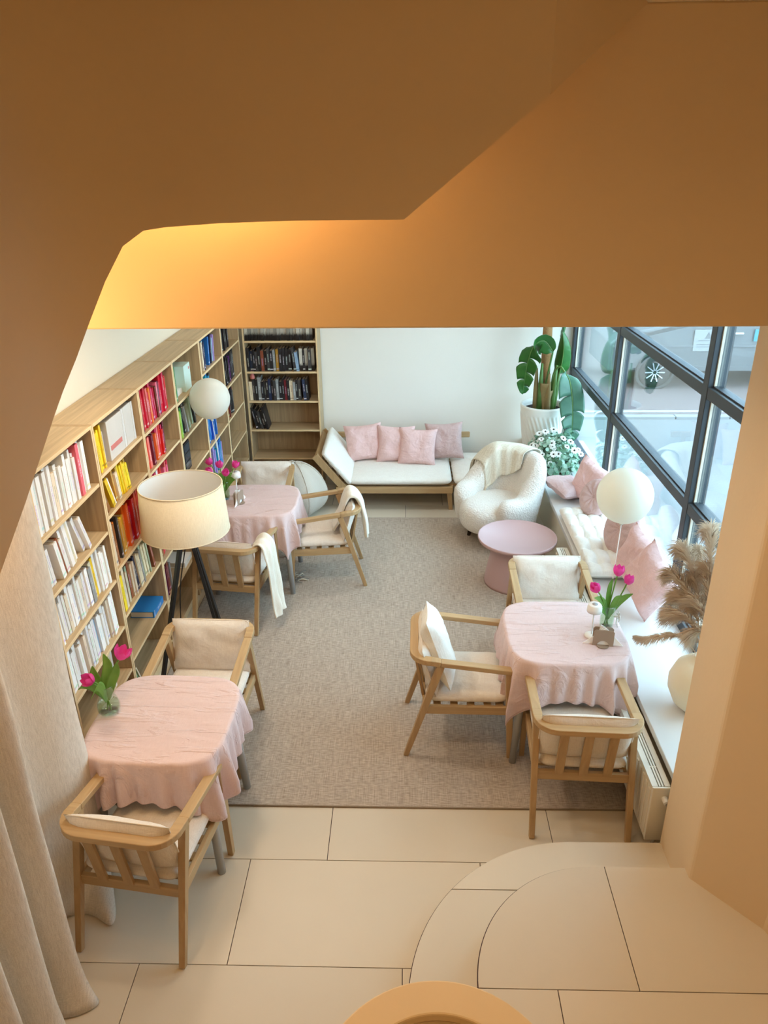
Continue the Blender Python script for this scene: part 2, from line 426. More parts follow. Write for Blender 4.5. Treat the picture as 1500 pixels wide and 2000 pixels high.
# curved plaster parapet of the upper stair flight, hanging close to the camera
path = [(-0.95, 0.2, 1.35), (-0.95, 0.9, 1.96), (-0.95, 1.3, 2.24), (-0.95, 1.5, 2.40), (-0.95, 1.6, 2.46), (-0.95, 1.7, 2.52), (-0.95, 1.85, 2.617), (-0.944, 1.909, 2.667), (-0.927, 1.965, 2.733), (-0.899, 2.017, 2.808),
        (-0.862, 2.062, 2.902), (-0.817, 2.099, 3.002), (-0.765, 2.127, 3.09), (-0.709, 2.144, 3.128), (-0.65, 2.15, 3.136), (-0.5, 2.15, 3.145), (-0.3, 2.15, 3.15), (-0.004, 2.15, 3.15), (0.18, 2.15, 3.295), (0.362, 2.15, 3.439), (0.50, 2.288, 3.552), (0.657, 2.445, 3.678)]
pb = MB(); vs = []; n = len(path)
for i, (x, y, z) in enumerate(path):
    a = Vector(path[max(i - 1, 0)][:2]); b = Vector(path[min(i + 1, n - 1)][:2]); t = (b - a).normalized(); nr = Vector((-t.y, t.x)) * 0.06
    if i >= n - 3: nr = nr * (0.5 if i < n - 1 else 0.05)
    vs += [(x, y, z), (x, y, STAIR_Z), (x + nr.x, y + nr.y, STAIR_Z), (x + nr.x, y + nr.y, z)]
fs = []
for i in range(n - 1):
    for k in range(4): fs.append((i * 4 + k, i * 4 + (k + 1) % 4, (i + 1) * 4 + (k + 1) % 4, (i + 1) * 4 + k))
fs += [(3, 2, 1, 0), (n * 4 - 4, n * 4 - 3, n * 4 - 2, n * 4 - 1)]
pb.add(vs, fs)
po = pb.build('wall_parapet', 'plaster_stair'); struct(po)
for i, p in enumerate(po.data.polygons):
    if i < (n - 1) * 4: p.use_smooth = True
md = po.modifiers.new('split', 'EDGE_SPLIT'); md.split_angle = 0.6
tag(po, 'curved plaster parapet of the upper flight')

# two low curved steps beside the pillar
def arc_pts(cx, cy, r, y_lo, n=28):
    a_hi = PI - math.asin(max(-1, min(1, (y_lo - cy) / r)))
    return [(cx + r * math.cos(PI / 2 + (a_hi - PI / 2) * i / n), cy + r * math.sin(PI / 2 + (a_hi - PI / 2) * i / n)) for i in range(n + 1)]
s1 = struct(MB().prism([(1.30, 0.6), (1.30, 2.812)] + arc_pts(0.862, 1.967, 0.842, 1.967) + [(0.02, 0.6)], 0, 0.150).build('floor_step', 'tile_beige'))
A = [(1.30, 2.524), (1.30, 2.811)] + arc_pts(0.862, 1.967, 0.8415, 2.524)
B = [(0.229, 2.519)] + [p for p in arc_pts(0.862, 1.967, 0.8415, 1.967, 40) if p[1] < 2.518] + [(0.0205, 0.6), (1.30, 0.6), (1.30, 2.519)]
MB().prism([(1.30, 0.6), (1.30, 2.815)] + arc_pts(0.862, 1.967, 0.8455, 1.967) + [(0.0165, 0.6)], 0.150, 0.1545).build('joint_bed', 'grout_dark', s1)
for q in (A, B): MB().prism(q, 0.1545, 0.160).build('step_tile', 'tile_beige', s1)
s2 = struct(MB().prism([(1.58, 0.6), (1.58, 2.10), (1.526, 2.219), (1.30, 2.47), (1.30, 2.525)] + arc_pts(0.88, 1.94, 0.584, 1.94) + [(0.296, 0.6)], 0.160, 0.311).build('floor_step', 'tile_beige'))
T1 = [(0.928, 1.943), (0.928, 2.523)] + arc_pts(0.88, 1.94, 0.583, 1.943)
T2 = [(0.932, 1.943), (1.57, 1.943), (1.57, 2.11), (1.526, 2.219), (1.30, 2.47), (1.30, 2.523), (0.932, 2.523)]
T3 = [(0.297, 0.6), (0.606, 0.6), (0.606, 1.939), (0.297, 1.939)]
T4 = [(0.610, 0.6), (1.57, 0.6), (1.57, 1.939), (0.610, 1.939)]
MB().prism([(1.57, 0.6), (1.57, 2.1), (1.526, 2.219), (1.30, 2.47), (1.30, 2.5275)] + arc_pts(0.88, 1.94, 0.5875, 1.94) + [(0.2925, 0.6)], 0.311, 0.3155).build('joint_bed', 'grout_dark', s2)
for q in (T1, T2, T3, T4): MB().prism(q, 0.3155, 0.321).build('step_tile', 'tile_beige', s2)

# round end of the lower stair parapet, seen from above
def u_shape(R, yb): return [(0.09 - R, yb)] + [(0.09 + R * math.cos(PI - PI * i / 40), 1.0 + R * math.sin(PI - PI * i / 40)) for i in range(41)] + [(0.09 + R, yb)]
o_ = u_shape(0.315, 0.55); i_ = u_shape(0.225, 0.55)
rb = MB()
k = len(o_)
for z0, z1, mi in ((0.321, 1.27, 0), (1.27, 1.30, 1)):
    vs = [(p[0], p[1], z0) for p in o_] + [(p[0], p[1], z0) for p in i_] + [(p[0], p[1], z1) for p in o_] + [(p[0], p[1], z1) for p in i_]
    fs = []
    for j in range(k - 1):
        fs += [(j, j + 1, 2 * k + j + 1, 2 * k + j), (k + j, 3 * k + j, 3 * k + j + 1, k + j + 1), (2 * k + j, 2 * k + j + 1, 3 * k + j + 1, 3 * k + j), (j, k + j, k + j + 1, j + 1)]
    fs += [(0, 2 * k, 3 * k, k), (k - 1, 2 * k - 1, 4 * k - 1, 3 * k - 1)]
    if mi == 0: body = MB().add(vs, fs)
    else: cap = MB().add(vs, fs)
ro = struct(body.build('wall_stair_end', 'plaster_stair')); cap.build('parapet_cap', 'stair_cap', ro, bevel=0.005)

# ------------------------------------------------------------------ window wall
win = struct(empty('window_1', (XW, 2.83, BENCH_Z)))
def wpart(b, name, mat, **k):
    o = b.build(name, mat, win, **k); o.location = (-XW, -2.83, -BENCH_Z); return o
ZT = [BENCH_Z + 0.03, 1.28, 2.04, 2.80]; YM = [2.87, 4.51, 6.50, 8.22]
for y in YM:
    wpart(MB().box(XW, XW + 0.11, y - 0.04, y + 0.04, BENCH_Z, 2.80), 'mullion', 'frame_dark', bevel=0.004)
for j, z in enumerate(ZT):
    for a, b in zip(YM, YM[1:]):
        wpart(MB().box(XW + 0.003, XW + 0.107, a + 0.04, b - 0.04, z - 0.036, z + 0.036), 'transom', 'frame_dark', bevel=0.004)
for a, b in zip(YM, YM[1:]):
    for c, d in zip(ZT, ZT[1:]):
        wpart(MB().box(XW + 0.05, XW + 0.056, a + 0.04, b - 0.04, c + 0.036, d - 0.036), 'pane', 'window_glass')
        wpart(MB().box(XW + 0.035, XW + 0.05, b - 0.052, b - 0.04, c + 0.036, d - 0.036), 'glazing_bead', 'bead_pale')
        bd = MB()
        bd.box(XW + 0.03, XW + 0.05, a + 0.04, a + 0.052, c + 0.036, d - 0.036)
        bd.box(XW + 0.03, XW + 0.05, a + 0.052, b - 0.052, c + 0.036, c + 0.046); bd.box(XW + 0.03, XW + 0.05, a + 0.052, b - 0.052, d - 0.046, d - 0.036)
        wpart(bd, 'glazing_bead', 'frame_dark')

# ------------------------------------------------------------------ street outside
GZ = -0.95
struct(MB().box(2.05, 40, -12, 13.6, GZ - 0.1, GZ).build('ground_pavement', 'pavement'))
struct(MB().box(2.05, 40, 13.6, 24, GZ - 0.1, GZ - 0.03).build('ground_road', 'road_red'))
struct(MB().box(-6, 2.05, YB + 0.15, 24, GZ - 0.1, GZ - 0.01).build('ground_side', 'pavement'))
kb = empty('kerb', (2.05, 13.6, GZ), 0, 'pale stone kerb between the pavement and the road outside', 'kerb')
for i in range(18): MB().box(i * 1.0 + 0.01, i * 1.0 + 0.99, 0, 0.16, -0.1, 0.05).build('kerb_stone', 'kerb_stone', kb, bevel=0.01)
MB_line = MB().box(2.05, 22, 14.15, 14.27, GZ - 0.03, GZ - 0.025).build('road_line', 'road_paint')
tag(MB_line, 'white painted line along the reddish road outside', 'road marking')
struct(MB().box(-6, 40, 24, 24.3, GZ - 0.1, 9).build('wall_street', 'facade_far'))

van = empty('van', (4.3, 15.9, GZ), 0, 'grey parked van seen through the window', 'van')
prof = [(0.0, 0.35), (0.0, 0.95), (0.25, 1.15), (1.0, 1.28), (1.75, 2.02), (2.1, 2.12), (5.2, 2.12), (5.3, 1.9), (5.35, 0.35)]
vb = MB(); k = len(prof)
vs = [(x, 0.0 + (0.12 if z > 1.3 else 0), z) for x, z in prof] + [(x, 1.8 - (0.12 if z > 1.3 else 0), z) for x, z in prof]
vb.add(vs, [tuple(range(k)), tuple(reversed(range(k, 2 * k)))] + [(i, (i + 1) % k, k + (i + 1) % k, k + i) for i in range(k)])
vb.build('body', 'van_paint', van, bevel=0.05, seg=3)
for xs in ([(1.35, 1.36), (2.2, 1.36), (2.2, 1.98), (1.9, 1.98)], [(2.32, 1.36), (3.6, 1.36), (3.6, 1.98), (2.32, 1.98)], [(3.72, 1.36), (5.1, 1.36), (5.1, 1.98), (3.72, 1.98)]):
    b = MB(); b.add([(x, 0.07, z) for x, z in xs] + [(x, 0.16, z) for x, z in xs], [(0, 1, 2, 3), (7, 6, 5, 4), (0, 4, 5, 1), (1, 5, 6, 2), (2, 6, 7, 3), (3, 7, 4, 0)])
    b.build('side_window', 'van_glass', van)
for x in (1.0, 4.3):
    Mw = Matrix.Translation((x, 0.10, 0.33)) @ Matrix.Rotation(PI / 2, 4, 'X')
    wh = MB().lathe([(0.20, -0.06), (0.33, -0.06), (0.345, 0.0), (0.33, 0.11), (0.20, 0.12)], 28, M=Mw).build('wheel', 'tyre', van)
    rm = MB().lathe([(0.02, 0.10), (0.05, 0.125), (0.05, 0.06), (0.2, 0.05)], 20, M=Mw)
    for q in range(10):
        a = q * PI / 5
        rm.beam(Mw @ Vector((0.04 * math.cos(a), 0.04 * math.sin(a), 0.115)), Mw @ Vector((0.205 * math.cos(a), 0.205 * math.sin(a), 0.125)), 0.03, 0.02, (0, 1, 0), 0.055)
    rm.build('rim', 'rim_silver', wh)
    MB().lathe([(0.40, 0.0), (0.42, 0.05), (0.36, 0.05), (0.36, 0.0)], 28, M=Matrix.Translation((x, 0.02, 0.35)) @ Matrix.Rotation(PI / 2, 4, 'X')).build('wheel_arch', 'tyre', van)
MB().box(0.05, 5.3, -0.02, 0.02, 0.86, 0.90).build('side_moulding', 'sign_grey', van)
MB().box(1.6, 4.0, -0.03, 0.02, 0.36, 0.46).build('sill', 'van_paint', van)
sg = MB().box(1.72, 2.28, -0.025, 0.0, 0.78, 1.22).build('door_sign', 'sign_white', van)
for j, (x0, x1, z) in enumerate([(1.78, 2.2, 0.86), (1.78, 2.1, 0.91), (1.8, 2.22, 0.99)]): MB().box(x0, x1, -0.028, -0.024, z, z + 0.014).build('print_line', 'sign_grey', sg)
MB().add([(2.0, -0.0285, 1.18), (1.93, -0.0285, 1.04), (2.07, -0.0285, 1.04)], [(0, 1, 2)]).build('print_mark', 'sign_grey', sg, solid=0.002)
MB().box(2.95, 3.10, -0.02, 0.0, 0.98, 1.22).build('sticker', 'sticker_cyan', van)
for x in (2.5, 3.6): MB().box(x, x + 0.22, -0.04, 0.0, 1.12, 1.16).build('door_handle', 'rim_silver', van, bevel=0.01)

# ------------------------------------------------------------------ lamps out of view, most added to light room and stairs
emitter('lamp_glow', (1, 0.95, 0.88), 4.0); emitter('warm_glow', (1, 0.6, 0.25), 4.0)
for i, (x, y) in enumerate([(-1.1, 4.0), (-0.2, 4.3), (-0.9, 6.6), (0.7, 6.6)]):  # unseen ceiling lamps, added to brighten the room
    p = empty('added_ceiling_lamp', (x, y, ROOM_Z), 0, 'added round white ceiling lamp over the %s of the room' % ('front left', 'front right', 'far left', 'far right')[i], 'lamp', 'added room ceiling lamps')
    MB().lathe([(0.20, 0), (0.20, -0.05), (0.17, -0.055), (0.17, -0.03)], 28).build('housing', 'white_plastic', p)
    area_light('added_ceiling_light', (0, 0, -0.062), 0.34, (FRONT_W * 1.15, FRONT_W * 0.55, ROOM_W, ROOM_W)[i], (1, 0.87, 0.70) if i < 2 else (1, 0.92, 0.82), parent=p)
for i, (x, y) in enumerate([(0.75, 1.1), (-0.2, 0.5)]):
    p = empty('downlight', (x, y, STAIR_Z), 0, 'small warm downlight in the stair ceiling, %s' % ('beside the pillar', 'above the upper flight')[i], 'lamp', 'stair downlights')
    MB().lathe([(0.07, 0), (0.07, -0.02), (0.05, -0.022), (0.05, -0.01)], 20).build('housing', 'white_plastic', p)
    area_light('downlight_light', (0, 0, -0.03), 0.10, STAIR_W, (1, 0.70, 0.35), parent=p, spread=2.7)
for i, x in enumerate((-0.95, 0.45)):  # added downlights that lift the front floor, curtain and column
    p = empty('added_beam_downlight', (x, 2.66, 2.806), 0, 'added small round downlight in the %s half of the beam underside' % ('left', 'right')[i], 'lamp', 'added downlights under the beam')
    MB().lathe([(0.06, 0), (0.06, -0.015), (0.045, -0.016), (0.045, -0.005)], 20).build('housing', 'white_plastic', p)
    area_light('added_beam_light', (0, 0, -0.02), 0.08, BEAM_W, (1, 0.78, 0.52), parent=p, spread=2.6)
p = empty('added_pendant', (-1.28, 2.02, STAIR_Z), 0, 'added small warm globe pendant behind the left parapet', 'lamp')  # unseen pendant, added for the warm glow along the beam
MB().lathe([(0.04, 0.0), (0.04, -0.02), (0.0, -0.02)], 16).build('ceiling_rose', 'white_plastic', p)
MB().tube([(0, 0, -0.02), (0, 0, -0.80)], 0.003, 6).build('cord', 'cable_dark', p)
MB().lathe([(0.0, -0.78), (0.02, -0.785), (0.022, -0.83), (0.0, -0.83)], 14).build('socket', 'white_plastic', p)
_d = bpy.data.lights.new('added_pendant_light', 'POINT'); _d.energy = PENDANT_FILL_W; _d.color = (1, 0.60, 0.24); _d.shadow_soft_size = 0.05
_o = bpy.data.objects.new('added_pendant_light', _d); COL.objects.link(_o); _o.parent = p; _o.location = (0, 0, -0.90)
p = empty('added_wall_lamp', (0.35, -1.6, 2.35), 0, 'added round warm wall lamp on the wall behind the stairs', 'lamp')  # added lamp behind the viewer, lights the parapet and stair faces
MB().lathe([(0.07, 0.0), (0.07, 0.02), (0.0, 0.02)], 24, M=Matrix.Rotation(-PI / 2, 4, 'X')).build('wall_plate', 'white_plastic', p)
_d = bpy.data.lights.new('added_wall_light', 'POINT'); _d.energy = WALL_FILL_W; _d.color = (1, 0.62, 0.24); _d.shadow_soft_size = 0.06
_o = bpy.data.objects.new('added_wall_light', _d); COL.objects.link(_o); _o.parent = p; _o.location = (0, 0.16, 0)
p = empty('cove_lamp', (-0.62, 2.33, 3.55), 0, 'short warm lamp bar in the slot behind the parapet', 'lamp')
MB().box(-0.28, 0.28, -0.03, 0.03, 0.01, 0.05).build('housing', 'white_plastic', p)
area_light('cove_light', (0, 0, 0.0), (0.5, 0.05), COVE_W, (1, 0.60, 0.22), parent=p)

# ------------------------------------------------------------------ rug
rug = MB().box(-1.70, 1.31, 3.17, 7.09, 0.0, 0.009).build('rug', 'rug_weave', bevel=0.003)
MB().tube([(-1.697, 3.173, 0.006), (1.307, 3.173, 0.006), (1.307, 7.087, 0.006), (-1.697, 7.087, 0.006), (-1.697, 3.173, 0.006)], 0.006, 6).build('edge_binding', 'rug_edge', rug)
tag(rug, 'large greyish beige flat-woven rug across the tiled floor', 'rug')
# ================================================================== BOOKCASES
XS, SH = -1.745, 0.020          # shelf front plane, board thickness
def bookcase(label, mapf, W, D, H, levels):
    """local: u along the front, d into depth, z up; mapf(u0,u1,d0,d1,z0,z1)->box args"""
    root = empty('bookcase', mapf.org, mapf.rz, label, 'bookcase', 'oak bookcases')
    def pan(name, mat, u0, u1, d0, d1, z0, z1): return MB().box(u0, u1, d0, d1, z0, z1, 0, face_mi={2: 1}).build(name, [mat, 'oak_edge'], root, bevel=0.0012, seg=1)
    pan('side_panel', 'oak_z', 0.002, SH, 0, D, 0, H); pan('side_panel', 'oak_z', W - SH, W - 0.002, 0, D, 0, H)
    pan('top_panel', 'oak_x', SH, W - SH, 0, D, H - SH, H - 0.001)
    MB().box(SH, W - SH, D - 0.008, D - 0.002, 0.0, H - SH).build('back_panel', 'oak_z', root)
    pan('plinth', 'oak_x', SH, W - SH, 0.02, 0.035, 0, 0.06)
    for z in levels: pan('shelf', 'oak_x', SH, W - SH, 0.004, D - 0.008, z - SH, z)
    return root
class Mf:
    def __init__(s, org, rz): s.org = org; s.rz = rz
UY = [3.17, 3.957, 4.738, 5.523, 6.312, 7.10, 7.888]
LEVELS = [[0.08, 0.385, 0.705, 1.035, 1.36, 1.665], [0.08, 0.42, 0.745, 1.075, 1.43, 1.69], [0.08, 0.385, 0.705, 1.035, 1.40, 1.68],
          [0.08, 0.385, 0.705, 1.035, 1.36, 1.665], [0.08, 0.385, 0.705, 1.035, 1.36, 1.70], [0.08, 0.385, 0.705, 1.035, 1.36, 1.70]]
CASE = ['bookcase beside the curtain', 'second bookcase from the curtain', 'third bookcase from the curtain', 'fourth bookcase from the curtain', 'fifth bookcase from the curtain', 'left-hand corner bookcase']
CLAB = ['oak bookcase of white books beside the curtain', 'oak bookcase of yellow and orange books, second from the curtain', 'oak bookcase of red books, third from the curtain',
        'oak bookcase of green books, fourth from the curtain', 'oak bookcase of blue books, fifth from the curtain', 'oak bookcase of dark books in the corner, last along the wall']
for i in range(6):
    bookcase(CLAB[i], Mf((XS, UY[i], 0), PI / 2), UY[i + 1] - UY[i], 0.28, 2.005, LEVELS[i])
BL = [0.08, 0.35, 0.682, 1.01, 1.335, 1.665]
bookcase('tall oak bookcase against the back wall, its lower shelves empty', Mf((-1.728, 7.95, 0), 0), 0.80, 0.31, 2.005, BL)

# ------------------------------------------------------------------ books
def spine_mat(name, rgb, ink, dens=0.5, var=0.25):
    mt, nt, b = newmat('book_' + name); L = nt.links.new
    tc = N(nt, 'ShaderNodeTexCoord'); sp = N(nt, 'ShaderNodeSeparateXYZ'); L(tc.outputs['Object'], sp.inputs[0])
    oi = N(nt, 'ShaderNodeObjectInfo')
    def M(op, a, bb=None, c=None):
        n = N(nt, 'ShaderNodeMath', operation=op)
        for k, v in enumerate((a, bb, c)):
            if v is None: continue
            if isinstance(v, (int, float)): n.inputs[k].default_value = v
            else: L(v, n.inputs[k])
        return n.outputs[0]
    hs = N(nt, 'ShaderNodeHueSaturation'); hs.inputs['Color'].default_value = lin(*rgb)
    L(M('MULTIPLY_ADD', oi.outputs['Random'], var, 1 - var / 2), hs.inputs['Value'])
    L(M('MULTIPLY_ADD', M('FRACT', M('MULTIPLY', oi.outputs['Random'], 7.3)), 0.04, 0.48), hs.inputs['Hue'])
    # lettering like marks along the spine, where they start differs from book to book
    r2 = M('FRACT', M('MULTIPLY', oi.outputs['Random'], 13.7))
    z0 = M('MULTIPLY_ADD', r2, 0.35, 0.2)
    inz = M('MULTIPLY', M('GREATER_THAN', sp.outputs[2], z0), M('LESS_THAN', sp.outputs[2], M('ADD', z0, 0.36)))
    inx = M('MULTIPLY', M('GREATER_THAN', sp.outputs[0], 0.32), M('LESS_THAN', sp.outputs[0], 0.68))
    iny = M('LESS_THAN', sp.outputs[1], 0.01)
    wv = N(nt, 'ShaderNodeTexNoise'); wv.noise_dimensions = '1D'; wv.inputs['Scale'].default_value = 70
    L(M('ADD', sp.outputs[2], M('MULTIPLY', oi.outputs['Random'], 40)), wv.inputs['W'])
    on = M('GREATER_THAN', wv.outputs['Fac'], 0.5)
    band = M('MULTIPLY', M('MULTIPLY', M('GREATER_THAN', sp.outputs[2], 0.07), M('LESS_THAN', sp.outputs[2], 0.12)), M('GREATER_THAN', r2, 0.5))
    fac = M('MULTIPLY', iny, M('MAXIMUM', M('MULTIPLY', M('MULTIPLY', inz, inx), on), band))
    mx = N(nt, 'ShaderNodeMix', data_type='RGBA'); L(M('MULTIPLY', fac, dens), mx.inputs['Factor'])
    L(hs.outputs[0], mx.inputs['A'])
    ik = N(nt, 'ShaderNodeHueSaturation'); ik.inputs['Color'].default_value = lin(*ink); L(M('FRACT', M('MULTIPLY', oi.outputs['Random'], 29.3)), ik.inputs['Hue']); L(ik.outputs[0], mx.inputs['B']); L(mx.outputs['Result'], b.inputs['Base Color'])
    b.inputs['Roughness'].default_value = 0.45
    return mt
BK = {k: (n, spine_mat(n, c, ink, d)) for k, n, c, ink, d in [
    ('w', 'white', (244, 241, 236), (214, 96, 104), 0.45), ('c', 'cream', (232, 216, 186), (130, 90, 60), 0.6), ('y', 'yellow', (244, 208, 40), (60, 50, 40), 0.6),
    ('m', 'mustard', (206, 160, 60), (250, 240, 210), 0.6), ('o', 'orange', (236, 98, 36), (255, 240, 220), 0.6), ('r', 'red', (206, 24, 36), (250, 230, 220), 0.6),
    ('p', 'pink', (232, 104, 118), (255, 245, 240), 0.6), ('d', 'dark red', (110, 28, 34), (230, 200, 170), 0.6), ('n', 'brown', (146, 84, 52), (240, 220, 180), 0.6),
    ('g', 'green', (64, 138, 88), (230, 240, 220), 0.6), ('l', 'lime green', (168, 200, 70), (50, 70, 30), 0.6), ('s', 'sage green', (176, 192, 160), (70, 80, 60), 0.6),
    ('e', 'grey', (150, 152, 150), (250, 250, 250), 0.6), ('b', 'blue', (36, 108, 190), (240, 246, 255), 0.6), ('t', 'teal', (40, 150, 180), (240, 250, 250), 0.6),
    ('a', 'pale blue', (160, 192, 216), (40, 60, 90), 0.6), ('v', 'lilac', (160, 140, 200), (250, 245, 255), 0.6), ('u', 'purple', (92, 40, 110), (240, 220, 250), 0.6),
    ('k', 'black', (34, 33, 36), (225, 222, 214), 0.8), ('h', 'charcoal', (66, 64, 64), (220, 214, 200), 0.8), ('i', 'navy', (36, 46, 76), (220, 228, 240), 0.7)]}
# one volume of a black-and-pale series: pale top, black foot
mt_, nt_, b_ = newmat('book_series'); L_ = nt_.links.new
tc_ = N(nt_, 'ShaderNodeTexCoord'); sp_ = N(nt_, 'ShaderNodeSeparateXYZ'); L_(tc_.outputs['Object'], sp_.inputs[0])
rp_ = N(nt_, 'ShaderNodeValToRGB'); rp_.color_ramp.elements[0].position = 0.22; rp_.color_ramp.elements[1].position = 0.36
rp_.color_ramp.elements[0].color = lin(26, 24, 24); rp_.color_ramp.elements[1].color = lin(206, 200, 184)
nz_ = N(nt_, 'ShaderNodeTexNoise'); nz_.inputs['Scale'].default_value = 9; oi_ = N(nt_, 'ShaderNodeObjectInfo')
ad_ = N(nt_, 'ShaderNodeVectorMath', operation='ADD'); L_(tc_.outputs['Object'], ad_.inputs[0]); L_(oi_.outputs['Random'], ad_.inputs[1]); L_(ad_.outputs[0], nz_.inputs['Vector'])
ma_ = N(nt_, 'ShaderNodeMath', operation='MULTIPLY_ADD'); ma_.inputs[1].default_value = 0.28; L_(nz_.outputs['Fac'], ma_.inputs[0])
sb_ = N(nt_, 'ShaderNodeMath', operation='SUBTRACT'); sb_.inputs[1].default_value = 0.14; L_(sp_.outputs[2], sb_.inputs[0]); L_(sb_.outputs[0], ma_.inputs[2]); L_(ma_.outputs[0], rp_.inputs[0])
hv_ = N(nt_, 'ShaderNodeHueSaturation'); mv_ = N(nt_, 'ShaderNodeMath', operation='MULTIPLY_ADD'); mv_.inputs[1].default_value = 0.6; mv_.inputs[2].default_value = 0.42
L_(oi_.outputs['Random'], mv_.inputs[0]); L_(mv_.outputs[0], hv_.inputs['Value']); L_(rp_.outputs[0], hv_.inputs['Color']); L_(hv_.outputs[0], b_.inputs['Base Color']); b_.inputs['Roughness'].default_value = 0.4
BK['z'] = ('black-footed pale', mt_)
cv = MB().box(0, 1, 0, 0.05, 0, 1).box(0, 0.09, 0.05, 1, 0, 1).box(0.91, 1, 0.05, 1, 0, 1)
COVER = cv.mesh('book_cover', BK['w'][1])
PAGES = MB().box(0.09, 0.91, 0.05, 0.97, 0.02, 0.975).mesh('book_pages', 'paper_pages')
ORD = ['first', 'second', 'third', 'fourth', 'fifth', 'sixth', 'seventh', 'eighth', 'ninth', 'tenth', 'eleventh', 'twelfth', 'thirteenth', 'fourteenth', 'fifteenth', 'sixteenth', 'seventeenth', 'eighteenth', 'nineteenth', 'twentieth',
       'twenty-first', 'twenty-second', 'twenty-third', 'twenty-fourth', 'twenty-fifth', 'twenty-sixth', 'twenty-seventh', 'twenty-eighth']
ROW = ['bottom', 'second-lowest', 'third-lowest', 'third-highest', 'second-highest', 'top']
UNSEEN = {(c, r, i) for (c, r), v in {
    ('bookcase beside the curtain', 'top'): [0, 4, 22],
    ('bookcase beside the curtain', 'second-highest'): [0],
    ('bookcase beside the curtain', 'third-lowest'): [0],
    ('bookcase beside the curtain', 'bottom'): [0, 1, 2, 3],
    ('second bookcase from the curtain', 'top'): [0],
    ('second bookcase from the curtain', 'second-highest'): [1],
    ('second bookcase from the curtain', 'third-highest'): [0, 18],
    ('second bookcase from the curtain', 'third-lowest'): [0, 3, 13, 19],
    ('third bookcase from the curtain', 'top'): [0, 6, 20],
    ('third bookcase from the curtain', 'second-highest'): [0, 1],
    ('third bookcase from the curtain', 'third-highest'): [0, 1, 2, 4, 13],
    ('third bookcase from the curtain', 'third-lowest'): [0],
    ('third bookcase from the curtain', 'second-lowest'): [1],
    ('fourth bookcase from the curtain', 'top'): [0, 1],
    ('fourth bookcase from the curtain', 'second-highest'): [0, 11],
    ('fourth bookcase from the curtain', 'third-highest'): [0, 1, 2],
    ('fourth bookcase from the curtain', 'third-lowest'): [0, 1, 2, 3],
    ('fourth bookcase from the curtain', 'second-lowest'): [0, 1, 2],
    ('fifth bookcase from the curtain', 'top'): [0, 1, 2, 3, 7, 10],
    ('fifth bookcase from the curtain', 'second-highest'): [0, 1, 2, 4, 9],
    ('fifth bookcase from the curtain', 'third-highest'): [0, 1, 2, 5, 10],
    ('fifth bookcase from the curtain', 'third-lowest'): [0, 1],
    ('fifth bookcase from the curtain', 'second-lowest'): [0, 1, 2],
    ('left-hand corner bookcase', 'top'): [0, 1, 2, 5, 7, 8, 10, 12, 13],
    ('left-hand corner bookcase', 'second-highest'): [0, 1, 2, 3, 7],
    ('left-hand corner bookcase', 'third-highest'): [0, 2, 3, 6, 7],
    ('left-hand corner bookcase', 'third-lowest'): [0, 1, 2, 5],
}.items() for i in v}   # books wholly hidden behind other things
def put_book(key, org, rz, u, lean, t, d, h, setback, label, group, lying=False):
    """org: left front foot of the compartment; lean in degrees, + tips the head to the left"""
    base = Matrix.Translation(org) @ Matrix.Rotation(rz, 4, 'Z')
    if lying: Mx = base @ Matrix.Translation((u, setback, t)) @ Matrix.Rotation(PI / 2, 4, 'Y')
    elif lean >= 0: Mx = base @ Matrix.Translation((u, setback, 0)) @ Matrix.Rotation(-math.radians(lean), 4, 'Y')
    else: Mx = base @ Matrix.Translation((u + t, setback, 0)) @ Matrix.Rotation(-math.radians(lean), 4, 'Y') @ Matrix.Translation((-t, 0, 0))
    o = bpy.data.objects.new('book', COVER); COL.objects.link(o)
    o.matrix_world = Mx @ Matrix.Diagonal((t, d, h, 1))
    o.material_slots[0].link = 'OBJECT'; o.material_slots[0].material = BK[key][1]
    tag(o, label, 'book', group)
    p = bpy.data.objects.new('pages', PAGES); COL.objects.link(p); p.parent = o
    return o
def fill(org, rz, row_name, case, runs, hmax, tmin=0.018, tmax=0.036, hr=(0.66, 0.9), width=0.74):
    """runs: (keys, lean, gap) from left to right"""
    u = 0.004; n = 0; raw = -1; rng = random.Random(hash((round(org[1], 2), round(org[2], 2))) % 9999)
    total = sum(len(k) for k, l, g in runs)
    for keys, lean, gap in runs:
        u += gap
        first = True
        for key in keys:
            t = rng.uniform(tmin, tmax); h = hmax * rng.uniform(*hr); d = rng.uniform(0.14, 0.19)
            if key == 'z': t = 0.033; h = hmax * 0.78; d = 0.15
            a = math.radians(abs(lean))
            if lean > 0 and first: u += h * math.sin(a) * 0.9
            if lean > 0: h = min(h, hmax * 0.98 / math.cos(a) - t * math.sin(a))
            step = t / math.cos(a) + 0.0015
            foot = u + step; raw += 1
            if foot + (h * math.sin(a) if lean < 0 else 0) > width: return
            sb = rng.uniform(0.018, 0.045)
            if (case, row_name, raw) in UNSEEN:
                u += step; first = False
                continue
            col = BK[key][0]
            lab = '%s book, %s from the left, %s shelf of the %s' % (col, ORD[n], row_name, case)
            put_book(key, org, rz, u, lean, t, d, h, sb, lab, 'books in the %s' % case)
            u += step; n += 1; first = False
def shuffled(s, seed):
    l = list(s); random.Random(seed).shuffle(l); return ''.join(l)
